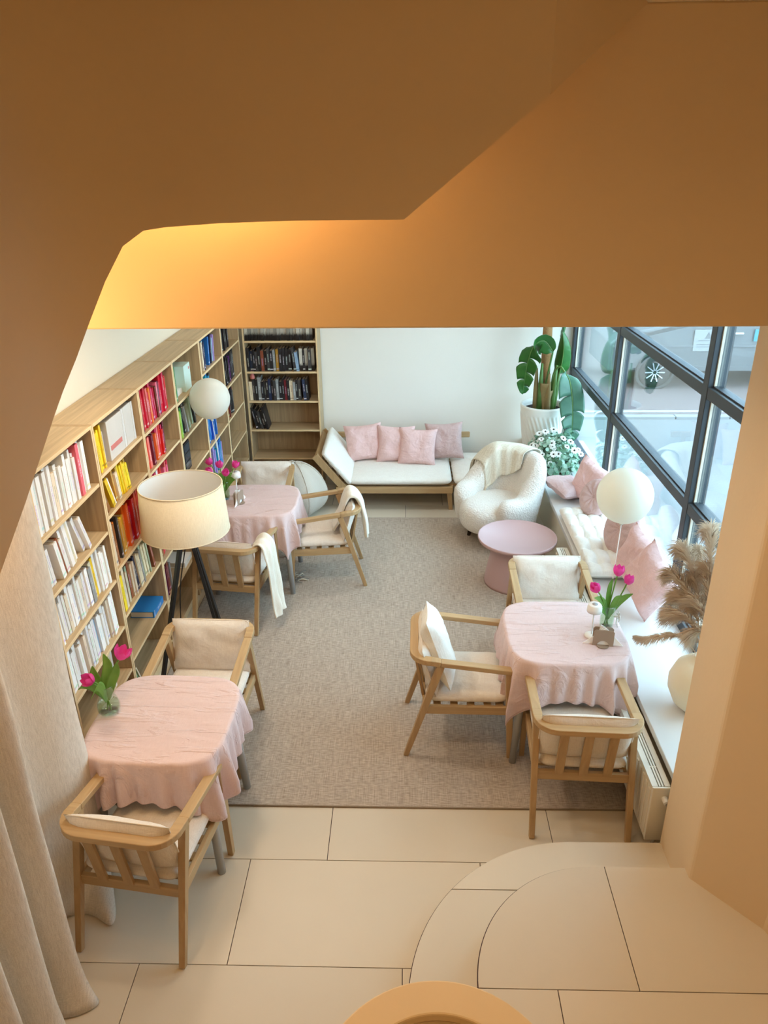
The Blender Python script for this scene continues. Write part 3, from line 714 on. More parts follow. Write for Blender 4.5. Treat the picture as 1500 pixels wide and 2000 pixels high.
BOOKS = {
    0: {5: [('aww' + shuffled('wwwwwwwwwcwwwwwpwwwww', 1) + 'kww', 0, 0.0)], 4: [('aww', 8, 0.0), ('wnwwwcw', 11, 0.0), ('ww', 22, 0.0)], 3: [(shuffled('wwwcwwewcycwwwwwwwwwwww', 2), 5, 0)],
        2: [(shuffled('wwwwwcwwawwwwwwcwwwwwwww', 4), 5, 0)], 1: [('cw', 0, 0.50)], 0: [('tkgi', 4, 0.02)]},
    1: {5: [('mywyy', 3, 0.0)], 4: [('nyyw', 22, 0.0), ('mcmyyyyym', 9, 0.0)], 3: [('ncno', 3, 0), ('hsmy', 3, 0.01), ('mooorrooorr', 2, 0)], 2: [('yycwcsncc', 4, 0), ('iccessccs', 9, 0), ('npk', 14, 0.0)], 0: [], 1: []},
    2: {5: [('pdrrprdprorrprd', 3, 0.0), ('pdrrrrrr', 0, 0.0)], 4: [('rooprddpor', 4, 0), ('prrrdd', 0, 0.0)], 3: [('dprpprpwprppprpr', 3, 0.0)], 2: [('pcdnrp', 4, 0.0)], 1: [('uuddne', 2, 0.02)]},
    3: {5: [('sgg', 2, 0)], 4: [('lllg', 4, 0), ('keeks', 16, 0), ('sks', 14, 0.02)], 3: [('swsl', 2, 0)], 2: [('ggge', 0, 0.25)], 1: [('gkg', 5, 0.1)]},
    4: {5: [('aeecciaei', 3, 0.0), ('bai', -6, 0.06), ('avi', -8, 0.05)], 4: [('hkitbbbthk', 0, 0.06)], 3: [('bbbwbbtbb', 3, 0.0), ('btbb', 2, 0.03)], 2: [('eavvvtttabbtbv', 2, 0.06)], 1: [('bia', 0, 0.3)]},
    5: {5: [('kkykhdkhkhkkhk', 3, 0)], 4: [('rdkhkkhekkukhkkhkk', 2, 0)], 3: [('kihkndkvhkkhd', 3, 0.0)], 2: [('khikhk', 6, 0.0)]},
}
for i, rows in BOOKS.items():
    for r, runs in rows.items():
        if not runs: continue
        lv = LEVELS[i]; top = lv[r + 1] - SH if r < 5 else 2.005 - SH
        fill((XS, UY[i] + SH, lv[r]), PI / 2, ROW[r], CASE[i], runs, top - lv[r], hr=(0.72, 0.95), tmin=0.021, tmax=0.037)
for r, runs in {5: [('z' * 21, 0, 0.0)], 4: [('kikhknkhke', 1, 0.0), ('mkkkk', 0, 0.005), ('ha', 6, 0.0), ('zkzhzke', 1, 0.0)], 3: [('chkekhkikhekkdkcekh', 1, 0.0), ('ik', 4, 0.012)], 2: [('kkhkk', 12, 0.0)]}.items():
    top = BL[r + 1] - SH if r < 5 else 2.005 - SH
    fill((-1.728 + SH, 7.95, BL[r]), 0, ROW[r], 'back wall bookcase', runs, top - BL[r], tmin=0.022, tmax=0.036, hr=(0.66, 0.84))
# singles
put_book('w', (XS, UY[1] + SH, LEVELS[1][5]), PI / 2, 0.215, 0, 0.005, 0.05, 0.2, 0.05, 'slim white booklet beside the clear box set, top shelf, second bookcase', 'books in the second bookcase from the curtain')
put_book('b', (XS, UY[1] + SH, LEVELS[1][1]), PI / 2, 0.50, 0, 0.05, 0.17, 0.22, 0.02, 'thick blue and red book lying flat on a nearly empty shelf', 'books in the second bookcase from the curtain', True)
for q, kk in enumerate('kgc'):
    put_book(kk, (XS, UY[1] + SH, LEVELS[1][0]), PI / 2, 0.11 + 0.03 * q, 24, 0.012, 0.16, 0.24, 0.03, '%s thin book leaning alone on the bottom shelf of the second bookcase' % BK[kk][0], 'books in the second bookcase from the curtain')
put_book('w', (XS, UY[2] + SH, LEVELS[2][1]), PI / 2, 0.52, 0, 0.045, 0.17, 0.20, 0.02, 'white book lying flat on a low shelf behind the floor lamp', 'books in the third bookcase from the curtain', True)
put_book('w', (XS, UY[3] + SH, LEVELS[3][5]), PI / 2, 0.20, 0, 0.04, 0.15, 0.30, 0.06, 'white book lying under the mint box on the top shelf', 'books in the fourth bookcase from the curtain', True)
# boxes and trinkets on the shelves
def shelf_box(name, u0, u1, d0, d1, z, h, i, mat, label, extra=None):
    b = empty(name, (XS, UY[i] + SH, z), PI / 2, label, 'box')
    MB().box(u0, u1, d0, d1, 0, h).build('box_body', mat, b, bevel=0.003)
    if extra: MB().box(*extra[:6]).build(extra[7], extra[6], b)
    return b
z = LEVELS[1][5]
shelf_box('box_set', 0.25, 0.50, 0.03, 0.18, z, 0.245, 1, 'box_clear', 'pale boxed set of books lying on the shelf of yellow books', (0.27, 0.46, 0.0285, 0.031, 0.06, 0.09, 'figure_pink', 'printed_band'))
shelf_box('box_set', 0.505, 0.535, 0.03, 0.18, z, 0.25, 1, 'bench_white', 'narrow white slipcase beside the pale boxed set')
shelf_box('box_set', 0.54, 0.70, 0.03, 0.18, z, 0.25, 1, 'box_clear', 'grey-pink slipcase at the right end of the yellow shelf', (0.675, 0.701, 0.028, 0.18, 0.0, 0.25, 'bench_white', 'white_spine'))
z = LEVELS[3][5]
shelf_box('gift_box', 0.36, 0.54, 0.03, 0.20, z, 0.21, 3, 'box_mint', 'mint-white carton on the top shelf of the green books', (0.49, 0.515, 0.0285, 0.031, 0.16, 0.18, 'figure_pink', 'red_mark'))
shelf_box('gift_box', 0.14, 0.36, 0.12, 0.24, z + 0.04, 0.15, 3, 'box_mint', 'pale green box behind the mint-white carton')
z = LEVELS[3][3]
mini = shelf_box('shadow_box', 0.16, 0.34, 0.05, 0.16, z, 0.24, 3, 'black_wood', 'black compartment box on the middle green shelf')
for q in range(3): MB().box(0.175, 0.325, 0.046, 0.05, 0.02 + q * 0.075, 0.078 + q * 0.075).build('compartment', 'van_glass', mini)
fg = MB().lathe([(0.0, 0), (0.03, 0.01), (0.035, 0.04), (0.022, 0.07), (0.03, 0.09), (0.026, 0.115), (0.0, 0.125)], 14).build('figurine', 'figure_pink', loc=(-1.66, 8.0, BL[3] + 0.001 + 0.23))
tag(fg, 'small pink figurine on top of the dark books', 'figurine'); fg.scale = (0.8, 0.8, 0.8)

# ================================================================== CHAIRS
def superbox(w, d, h, p=5.0, n=28, puff=0.0, nv=10):
    """rounded cushion block centred at origin"""
    b = MB()
    def fn(u, v):
        a = 2 * PI * u; e = -PI / 2 + PI * v
        ca, sa, ce, se = math.cos(a), math.sin(a), math.cos(e), math.sin(e)
        q = lambda c, pw: math.copysign(abs(c) ** (2 / pw), c)
        x = q(ca, p) * q(ce, 3.0); y = q(sa, p) * q(ce, 3.0); z = q(se, 3.0)
        z *= 1 + puff * (1 - x * x) * (1 - y * y)
        return (x * w / 2, y * d / 2, z * h / 2)
    return b.grid(fn, n, nv, wrap=True)
def pillow(w, h, t, seed=0, n=16, dents=0.012, pinch=0.10):
    """square scatter cushion in the local xz plane, thin in y; pointed corners"""
    b = MB()
    for sgn in (-1, 1):
        def fn(u, v):
            x = 2 * u - 1; z = 2 * v - 1
            prof = max(0.0, (1 - x ** 4) * (1 - z ** 4)) ** 0.62
            k = 1 - pinch * (1 - z * z) * abs(x) ** 2; kz = 1 - pinch * (1 - x * x) * abs(z) ** 2
            nz = noise.noise(Vector((x * 1.7 + seed * 3.1, z * 1.7, sgn * 2.0 + seed))) * dents + noise.noise(Vector((x * 4 + seed, z * 4, seed * 1.7 + sgn))) * dents * 0.5
            return (x * w / 2 * k, sgn * (prof * t / 2) + nz * prof * sgn, z * h / 2 * kz)
        b.grid(fn, n, n)
    return b
def make_chair():
    r = empty('armchair', (0, 0, 0), 0, 'x', 'chair', 'wooden armchairs with cream cushions')
    for sx in (-1, 1):
        MB().beam((sx * 0.252, 0.295, 0), (sx * 0.252, 0.262, 0.625), 0.030, 0.032, (1, 0, 0), 0.036, 0.046).build('leg', 'teak_z', r, bevel=0.003)
        MB().beam((sx * 0.252, -0.335, 0), (sx * 0.252, -0.135, 0.665), 0.030, 0.030, (1, 0, 0), 0.036, 0.046).build('leg', 'teak_z', r, bevel=0.003)
        MB().sweep_rect([(sx * 0.255, 0.292, 0.632), (sx * 0.255, -0.135, 0.684)], 0.050, 0.030).build('armrest', 'teak_y', r, bevel=0.004)
        MB().beam((sx * 0.244, 0.275, 0.345), (sx * 0.244, -0.235, 0.345), 0.024, 0.055, (1, 0, 0)).build('seat_rail', 'teak_y', r, bevel=0.003)
    MB().beam((-0.24, 0.272, 0.345), (0.24, 0.272, 0.345), 0.024, 0.055, (0, 1, 0)).build('seat_rail', 'teak_x', r, bevel=0.003)
    MB().beam((-0.24, -0.225, 0.345), (0.24, -0.225, 0.345), 0.024, 0.055, (0, 1, 0)).build('seat_rail', 'teak_x', r, bevel=0.003)
    pts = [(0.255, -0.136, 0.684)] + [(0.155 + 0.10 * math.cos(a), -0.19 - 0.10 * math.sin(a), 0.694) for a in [PI / 2 * i / 8 for i in range(9)]]
    pts += [(-p[0], p[1], p[2]) for p in reversed(pts)]
    MB().sweep_rect(pts, 0.050, 0.034).build('top_rail', 'teak_x', r, bevel=0.004)
    for x in (-0.125, 0, 0.125): MB().beam((x, -0.232, 0.36), (x, -0.288, 0.685), 0.046, 0.016, (1, 0, 0)).build('back_slat', 'teak_z', r, bevel=0.002)
    for y in (-0.15, -0.05, 0.05, 0.15, 0.22): MB().box(-0.235, 0.235, y - 0.022, y + 0.022, 0.352, 0.366).build('seat_slat', 'teak_x', r)
    so = superbox(0.475, 0.50, 0.085, 9, 40, 0.12).build('seat_cushion', 'linen_cushion', r, (0, 0.028, 0.411))
    bo = pillow(0.485, 0.335, 0.10, 3, 18, 0.012, 0.03).build('back_cushion', 'linen_cushion', r, (0, -0.200, 0.588), (math.radians(15), 0, 0))
    # piping along the edge of the back cushion
    pp = [(0.2425 * math.copysign(abs(math.cos(a)) ** 0.12, math.cos(a)) * 0.985, 0, 0.1675 * math.copysign(abs(math.sin(a)) ** 0.12, math.sin(a)) * 0.985) for a in [2 * PI * i / 48 + 0.01 for i in range(49)]]
    MB().tube(pp, 0.0035, 5).build('piping', 'linen_cushion', bo)
    return r
CH = make_chair()
RZ = 0.009
chairs = [((1.02, 4.56), 180, 'wooden armchair on the far side of the table by the window'),
          ((0.35, 3.84), -91, 'wooden armchair with a white pillow, on the aisle side of the window table'),
          ((0.955, 3.30), -3, 'wooden armchair nearest the radiator, its slatted back towards the tiled floor'),
          ((-1.21, 3.69), 178, 'wooden armchair between the floor lamp and the pink table by the curtain'),
          ((-1.20, 2.59), -8, 'wooden armchair standing against the folds of the curtain'),
          ((-1.33, 6.50), 181, 'wooden armchair in front of the bean bag, behind the far table'),
          ((-0.70, 5.88), 97, 'wooden armchair with a white throw over its backrest'),
          ((-1.35, 5.25), -8, 'wooden armchair with a cream throw hanging from its arm')]
for i, ((x, y), a, lab) in enumerate(chairs):
    o = CH if i == 0 else copy_tree(CH)
    o.location = (x, y, RZ if y > 3.4 else 0.002); o.rotation_euler = (0, 0, math.radians(a)); o['label'] = lab

# ================================================================== TABLES
def rsq(th, a, p):   # superellipse radius
    c, s = abs(math.cos(th)), abs(math.sin(th))
    return a / ((c ** p + s ** p) ** (1 / p))
def table(x, y, rz, lab, labc, hx, hy, cl, seed, off=(0, 0), crz=0.0, kmax=0.40):
    t = empty('cafe_table', (x, y, 0.002 if y < 3.2 else RZ), rz, lab, 'table', 'cafe tables under pink cloths')
    top = []
    for k in range(64):
        th = 2 * PI * k / 64; r = rsq(th, 1.0, 4.2); top.append((r * math.cos(th) * hx, r * math.sin(th) * hy))
    MB().prism(top, 0.712, 0.742).build('tabletop', 'oak_x', t)
    for sx in (-1, 1):
        for sy in (-1, 1):
            MB().tube([(sx * (hx - 0.085), sy * (hy - 0.085), 0.712), (sx * (hx - 0.045), sy * (hy - 0.045), 0)], [0.027, 0.021], 12).build('leg', 'grey_metal', t)
    rnd = random.Random(seed)
    ph = [rnd.uniform(0, 6.28) for _ in range(6)]
    cb = MB(); NU, NT, ND = 288, 22, 18
    def bound(th): r = rsq(th, 1.0, 4.0); return Vector((r * math.cos(th) * (hx + 0.004), r * math.sin(th) * (hy + 0.004)))
    def fn(u, v):
        th = 2 * PI * u; b = bound(th); vt = v * (NT + ND) / NT
        if vt <= 1.0:
            q = b * vt; P = Vector((q.x * 6 + seed * 5, q.y * 6, seed))
            wr = 0.004 * noise.noise(P) + 0.006 * max(0, noise.noise(Vector((q.x * 5 + seed, q.y * 22, seed * 2.0))))
            edge = min(1, (1 - vt) * 6)
            return (q.x, q.y, 0.7465 + 0.001 + wr * edge)
        s = (v * (NT + ND) - NT) / ND
        ct, st = math.cos(th + crz), math.sin(th + crz)
        cr = cl / max(abs(ct), abs(st))
        dr = max(0.06, min(kmax, cr - b.length + (off[0] * math.cos(th) + off[1] * math.sin(th))))
        dr *= 1 + 0.05 * math.sin(3 * th + ph[3])
        corner = (abs(math.sin(2 * (th + crz)))) ** 3
        l = s * dr
        nrm = b.normalized()
        fold = math.sin(th * 24 + ph[0] + 1.2 * math.sin(th * 3 + ph[1])) * 0.75 + math.sin(th * 13 + ph[2]) * 0.35
        amp = (0.013 + 0.042 * corner) * min(1, s * 1.3)
        out = 0.012 * (1 - math.exp(-l * 30)) + amp * (0.45 + fold)
        tw = 0.02 * corner * s * math.sin(th * 24 + ph[4])
        p = b + nrm * out + Vector((-nrm.y, nrm.x)) * tw
        zz = 0.7475 - (l if l > 0.02 else l * l / 0.02 * 0.5 + l * 0.5)
        return (p.x, p.y, zz)
    cb.grid(fn, NU, NT + ND, wrap=True)
    o = cb.build('tablecloth', 'pink_cloth', None, (x, y, 0.002 if y < 3.2 else RZ), (0, 0, rz), solid=0.002)
    tag(o, labc, 'tablecloth', 'pink tablecloths')
    MB().tube([fn(k / 288, 1.0) for k in range(289)], 0.0022, 5, caps=False).build('hem', 'pink_cloth', o)
    return t
table(0.955, 3.83, 0, 'small cafe table by the window, hidden under its cloth', 'pink cloth on the table by the window, with napkin holder', 0.345, 0.335, 0.575, 3, (-0.03, -0.02), 0.03, 0.44)
table(-1.222, 3.03, math.radians(-2), 'small cafe table beside the curtain, hidden under its cloth', 'pink cloth on the table beside the curtain', 0.343, 0.335, 0.55, 8, (0.03, -0.02), -0.06, 0.34)
table(-1.275, 5.81, math.radians(1), 'small cafe table beside the far bookcases, hidden under its cloth', 'pink cloth on the far table beside the bookcases', 0.365, 0.335, 0.58, 12, (0.03, 0.0), 0.05, 0.42)
# ================================================================== SOFA
sf = empty('daybed_sofa', (0, 7.7, 0), 0, 'wooden daybed sofa with white cushions against the back wall', 'sofa')
YF, YBK = -0.44, 0.45
MB().box(-0.72, 0.50, YF, YF + 0.045, 0.205, 0.275).build('front_rail', 'teak_x', sf, bevel=0.004)
MB().box(0.52, 1.20, YF + 0.02, YF + 0.06, 0.205, 0.275).build('front_rail', 'teak_x', sf, bevel=0.004)
MB().box(-0.72, 1.20, YBK - 0.045, YBK, 0.205, 0.275).build('rear_rail', 'teak_x', sf, bevel=0.004)
for x in (-0.70, 0.49, 1.17): MB().box(x - 0.02, x + 0.02, YF + 0.045, YBK - 0.045, 0.205, 0.27).build('cross_rail', 'teak_y', sf)
for q in range(7): MB().box(-0.68, 1.15, YF + 0.09 + q * 0.115, YF + 0.14 + q * 0.115, 0.262, 0.278).build('seat_slat', 'teak_x', sf)
for x, dx in ((-0.64, -0.02), (0.46, 0.03), (1.15, 0.02)):
    MB().beam((x, YF + 0.03, 0.275), (x + dx, YF + 0.06, 0), 0.055, 0.035, (1, 0, 0), 0.04, 0.03).build('leg', 'teak_z', sf, bevel=0.003)
    MB().beam((x, YBK - 0.03, 0.275), (x + dx, YBK - 0.03, 0), 0.055, 0.035, (1, 0, 0), 0.04, 0.03).build('leg', 'teak_z', sf, bevel=0.003)
for z, xe in ((0.37, 0.45), (0.555, 0.74)): MB().box(-0.78, xe, YBK + 0.01, YBK + 0.035, z - 0.035, z + 0.035).build('back_board', 'teak_x', sf, bevel=0.012)
for x in (-0.45, 0.1, 0.6): MB().box(x - 0.03, x + 0.03, YBK, YBK + 0.01, 0.2, 0.58).build('back_post', 'teak_z', sf)
# raised left end: slanted frame with its own cushion
a0, a1 = Vector((-0.63, 0, 0.25)), Vector((-0.93, 0, 0.62))
for y in (YF + 0.02, YBK - 0.02): MB().beam((a0.x, y, a0.z), (a1.x, y, a1.z), 0.035, 0.075, (0, 1, 0)).build('end_frame', 'teak_z', sf, bevel=0.004)
for k in range(4):
    t = 0.15 + 0.26 * k; p = a0.lerp(a1, t)
    MB().beam((p.x, YF + 0.04, p.z), (p.x, YBK - 0.04, p.z), 0.06, 0.016, (a1 - a0)).build('end_slat', 'teak_y', sf)
superbox(1.10, 0.88, 0.105, 14, 56, 0.08).build('seat_cushion', 'linen_white', sf, (-0.055, -0.01, 0.330))
superbox(0.66, 0.88, 0.105, 14, 56, 0.08).build('end_cushion', 'linen_white', sf, (0.84, -0.005, 0.330))
superbox(0.46, 0.90, 0.10, 14, 56, 0.08).build('arm_cushion', 'linen_white', sf, (-0.705, -0.01, 0.485), (0, math.radians(51), 0))
for i, (x, y, z, rz, rx, ry, lab) in enumerate([(-0.455, 7.86, 0.565, 6, -18, -4, 'pink cushion at the slanted end of the sofa'), (-0.10, 7.82, 0.560, 4, -20, 3, 'pink cushion partly covered by another in the sofa row'),
                                    (0.135, 7.74, 0.555, -4, -20, 2, 'frontmost pink cushion in the middle of the sofa'), (0.435, 7.88, 0.575, -6, -15, -5, 'dusty pink cushion at the lounge chair end of the sofa row')]):
    o = pillow(0.42, 0.41, 0.17, i + 1, 20, 0.02).build('scatter_cushion', 'pink_pillow' if i < 3 else 'mauve_pillow', None, (x, y, z), (math.radians(rx), math.radians(ry), math.radians(rz)))
    tag(o, lab, 'cushion', 'pink cushions on the sofa')

# ================================================================== BOUCLE ARMCHAIR
ar = empty('lounge_chair', (0.90, 6.66, RZ), math.radians(-48), 'round cream boucle lounge chair beside the window bench', 'chair')
# local: faces -y, back at +y
def top_h(ph):  # ph 0 = back
    k = abs(ph) / math.radians(150); e = 0.5 + 0.5 * math.cos(PI * min(1, max(0, (k - 0.30) / 0.42)))
    return 0.515 + 0.305 * e
sh = MB(); NA, NS = 44, 20
PH = math.radians(142)
def shell(u, v):
    ph = -PH + 2 * PH * u
    endk = min(1.0, min(u, 1 - u) * 2 * PH / 0.34)
    rd = math.sqrt(max(0.02, 1 - (1 - endk) ** 2))
    a = 2 * PI * v; ht = top_h(ph); zc = (ht + 0.13) / 2; hh = (ht - 0.13) / 2 * (0.35 + 0.65 * rd); th = 0.092 * rd * (1.0 + 0.22 * min(1, max(0, (abs(ph) - 0.9) / 0.6)))
    q = lambda c, p: math.copysign(abs(c) ** (2 / p), c)
    dr = q(math.cos(a), 3.0) * th; dz = q(math.sin(a), 3.6) * hh
    rr = 0.325 + dr + (0.05 * (dz / max(hh, 0.01)) if abs(ph) < 1.3 else 0.02 * (dz / max(hh, .01)))
    return (math.sin(ph) * rr * 0.98, math.cos(ph) * rr * 0.98, zc + dz)
sh.grid(lambda u, v: shell(v, u), NS, NA, wrap=True)
for u in (0.0, 1.0):
    c = [shell(u, k / NS) for k in range(NS)]; sh.add(c, [tuple(range(NS))], 0, True)
sh.build('shell', 'boucle', ar, weld=True)
st = MB()
def seat(u, v):
    a = 2 * PI * u; e = -PI / 2 + PI * v
    q = lambda c, p: math.copysign(abs(c) ** (2 / p), c)
    r = 0.315 * q(math.cos(e), 4)
    return (math.cos(a) * r * 0.98, math.sin(a) * r * 1.10 - 0.06, 0.275 + q(math.sin(e), 3.2) * 0.155)
st.grid(seat, 40, 18, wrap=True); st.build('seat', 'boucle', ar)
for k in range(4):
    a = PI / 4 + k * PI / 2; MB().tube([(0.24 * math.cos(a), 0.24 * math.sin(a), 0.15), (0.27 * math.cos(a), 0.27 * math.sin(a), 0)], [0.024, 0.016], 10).build('leg', 'slot_dark', ar)
# knitted throw hanging over the back of the lounge chair
tb = MB()
def thr(u, v):
    ph = math.radians(-14 + 92 * u); s = v * (0.46 + 0.17 * min(1, u * 1.3) + 0.02 * math.sin(u * 7)) - 0.24   # s<0 outside of the back, s>0 inside
    ht = top_h(ph) + 0.012
    if s < -0.08: rr, z = 0.474, ht - 0.06 - (-s - 0.08)
    elif s < 0.10:
        a = (s + 0.08) / 0.18 * PI; rr = 0.362 + 0.112 * math.cos(a); z = ht - 0.05 + 0.058 * math.sin(a)
    else: rr, z = 0.250 - 0.20 * (s - 0.10), ht - 0.05 - (s - 0.10)
    z = max(z, 0.452 + 0.01 * math.sin(u * 9))
    rr += 0.012 * math.sin(u * 22 + 2 * v) * (0.3 + abs(v - 0.3)) + 0.006
    return (math.sin(ph) * rr * -0.98, math.cos(ph) * rr * 0.98, z)
tb.grid(thr, 44, 40)
M4 = Matrix.Translation((0.90, 6.66, RZ)) @ Matrix.Rotation(math.radians(-48), 4, 'Z')
to = tb.build('knitted_throw', 'knit_cream', None, (0.90, 6.66, RZ), (0, 0, math.radians(-48)), solid=0.010)
tag(to, 'cream knitted throw with fringe over the boucle lounge chair', 'throw')
for k in range(26):
    v = k / 25; p = Vector(thr(1.0, v)); q = Vector(thr(0.97, v)); d = (p - q).normalized()
    e = p + d * 0.03 + Vector((0, 0, -0.05 - 0.02 * random.random())); e2 = p + d * 0.015
    MB().tube([p, e2 + Vector((0, 0, -0.012)), e], [0.004, 0.004, 0.002], 5).build('tassel', 'knit_cream', to)

# ================================================================== PINK SIDE TABLE
pt = empty('side_table', (0.96, 5.77, RZ), 0, 'round dusty pink metal side table beside the lounge chair', 'table')
MB().lathe([(0.0, 0.395), (0.30, 0.395), (0.328, 0.402), (0.334, 0.415), (0.334, 0.432), (0.326, 0.434), (0.318, 0.420), (0.0, 0.418)], 64).build('tray_top', 'pink_metal', pt)
MB().lathe([(0.265, 0.0), (0.262, 0.02), (0.215, 0.30), (0.205, 0.394), (0.0, 0.394)], 64).build('base', 'pink_metal', pt)

# ================================================================== WINDOW BENCH
bn = empty('window_bench', (1.58, 5.5, 0), 0, 'long white window bench under the glazing', 'bench')
MB().box(-0.225, 0.24, -2.67, 2.77, BENCH_Z - 0.04, BENCH_Z).build('bench_top', 'bench_white', bn, bevel=0.004)
MB().box(-0.17, -0.155, -2.67, 2.77, 0, BENCH_Z - 0.04).build('front_board', 'plaster_cream', bn)
def radiator(y0, y1, lab):
    r = empty('radiator', (1.295, (y0 + y1) / 2, 0.0), 0, lab, 'radiator', 'white panel radiators')
    L2 = (y1 - y0) / 2
    f = MB().box(-0.045, -0.037, -L2, L2, 0.09, 0.435); n = int((y1 - y0) / 0.05)
    for k in range(n):
        y = -L2 + 0.03 + k * (2 * L2 - 0.06) / max(1, n - 1)
        f.box(-0.051, -0.044, y - 0.013, y + 0.013, 0.115, 0.41)
    f.build('front_panel', 'radiator_white', r, bevel=0.003)
    MB().box(0.037, 0.045, -L2, L2, 0.09, 0.435).build('rear_panel', 'radiator_white', r)
    MB().box(-0.030, 0.030, -L2 + 0.03, L2 - 0.03, 0.12, 0.41).build('core', 'slot_dark', r)
    for s in (-1, 1): MB().box(-0.046, 0.046, s * L2 - 0.006, s * L2 + 0.006, 0.088, 0.442).build('side_cover', 'radiator_white', r, bevel=0.003)
    for x0, x1 in ((-0.046, -0.016), (-0.010, -0.002), (0.004, 0.012), (0.018, 0.046)): MB().box(x0, x1, -L2 + 0.01, L2 - 0.01, 0.430, 0.440).build('grille_bar', 'radiator_white', r)
    for k in range(5): MB().box(-0.036, 0.036, -L2 + 0.15 + k * (2 * L2 - 0.3) / 4 - 0.004, -L2 + 0.15 + k * (2 * L2 - 0.3) / 4 + 0.004, 0.428, 0.438).build('grille_bar', 'radiator_white', r)
    v = MB().tube([(0.02, -L2 - 0.004, 0.375), (0.02, -L2 - 0.045, 0.375)], 0.016, 12).build('valve', 'white_plastic', r)
    MB().tube([(0.02, -L2 - 0.045, 0.375), (0.02, -L2 - 0.05, 0.375)], 0.010, 10).build('valve_cap', 'rim_silver', v)
    MB().tube([(0.02, -L2 + 0.04, 0.09), (0.02, -L2 + 0.04, 0.0)], 0.009, 8).build('pipe', 'rim_silver', r)
    for y in (-L2 + 0.12, L2 - 0.12): MB().box(0.03, 0.165, y - 0.02, y + 0.02, 0.15, 0.19).build('bracket', 'radiator_white', r)
    MB().box(-0.02, 0.02, L2 - 0.08, L2 - 0.04, 0.0, 0.10).build('foot', 'radiator_white', r)
radiator(2.90, 4.35, 'white panel radiator with grille under the bench near the pillar')
radiator(4.62, 5.55, 'white panel radiator under the bench behind the pink side table')

# tufted mattress on the bench
mtb = MB(); MX, MY = 0.40, 1.20
tuft = [(-0.10 + 0.10 * 0, 0)]
TU = [((i + 1) / 4 * 2 - 1, (j + 0.7) / 5.4 * 2 - 1) for i in range(3) for j in range(5)]
def mat_fn(sgn):
    def fn(u, v):
        x = 2 * u - 1; y = 2 * v - 1
        ed = max(0, (1 - abs(x) ** 7) * (1 - abs(y) ** 12)) ** 0.45
        dmp = 0
        for tx, ty in TU:
            d2 = ((x - tx) * MX / 2) ** 2 + ((y - ty) * MY / 2) ** 2
            dmp += math.exp(-d2 / 0.0018) * 0.62 + math.exp(-abs(x - tx) * MX / 2 / 0.010) * 0.05 + math.exp(-abs(y - ty) * MY / 2 / 0.012) * 0.07
        return (x * MX / 2, y * MY / 2, 0.045 + sgn * 0.062 * ed * (1 - min(0.85, dmp)) if sgn > 0 else 0.045 - 0.045 * ed)
    return fn
mtb.grid(mat_fn(1), 48, 110); mtb.grid(mat_fn(-1), 24, 40)
mo = mtb.build('bench_mattress', 'linen_white', None, (1.565, 5.50, BENCH_Z + 0.001), (0, 0, math.radians(0)))
tag(mo, 'cream tufted mattress pad on the window bench', 'mattress')
for tx, ty in TU: MB().lathe([(0, 0.004), (0.008, 0.003), (0.010, 0)], 10, (tx * MX / 2, ty * MY / 2, 0.046 + 0.004)).build('tuft_button', 'linen_white', mo)
# cushions along the window
def bench_cush(lab, mat, w, h, t, loc, rot, seed, nm='scatter_cushion'):
    o = pillow(w, h, t, seed, 20, 0.02).build(nm, mat, None, loc, [math.radians(a) for a in rot]); tag(o, lab, 'cushion', 'pink cushions on the window bench'); return o
bench_cush('pink cushion lying flat at the far end of the bench', 'mauve_pillow', 0.40, 0.34, 0.14, (1.525, 6.52, BENCH_Z + 0.095), (-76, 12, 35), 11)
bench_cush('pink cushion propped against the window beside the flowers', 'pink_pillow', 0.42, 0.40, 0.16, (1.690, 6.36, BENCH_Z + 0.195), (-16, 10, -62), 12)
bench_cush('larger pink cushion nearest the pampas grass on the bench', 'pink_pillow', 0.42, 0.40, 0.17, (1.645, 4.45, BENCH_Z + 0.265), (-14, 30, -76), 13)
bench_cush('pink cushion wedged behind the nearest bench cushion', 'pink_pillow', 0.42, 0.40, 0.16, (1.695, 4.88, BENCH_Z + 0.20), (-14, 8, -80), 14)
def round_cush(lab, loc, rot, r=0.20, t=0.13, name='round_cushion'):
    b = MB()
    def fn(u, v):
        a = 2 * PI * u; e = -PI / 2 + PI * v; rr = r * abs(math.cos(e)) ** 0.6
        k = math.exp(-(rr / 0.045) ** 2)
        z = math.copysign(abs(math.sin(e)) ** 0.8, math.sin(e)) * t / 2 * (1 - 0.55 * k) * (1 + 0.09 * math.cos(a * 10) * (rr / r) * (1 - rr / r) * 4)
        return (rr * math.cos(a), z, rr * math.sin(a))
    o = b.grid(fn, 60, 24, wrap=True).build(name, 'mauve_pillow', None, loc, [math.radians(a) for a in rot]); tag(o, lab, 'cushion', 'round mauve cushions on the bench')
    for s in (-1, 1): MB().lathe([(0, 0.010), (0.014, 0.007), (0.018, 0)], 14, M=Matrix.Rotation(-s * PI / 2, 4, 'X') @ Matrix.Translation((0, 0, t / 2 * 0.45))).build('tuft_button', 'mauve_pillow', o)
round_cush('round mauve cushion at the far end of the bench mattress', (1.650, 5.99, BENCH_Z + 0.215), (-28, 0, -60), 0.165, 0.12)
round_cush('round mauve tufted cushion behind the large balloon', (1.690, 5.26, BENCH_Z + 0.255), (-22, 0, -72), 0.20, 0.14)

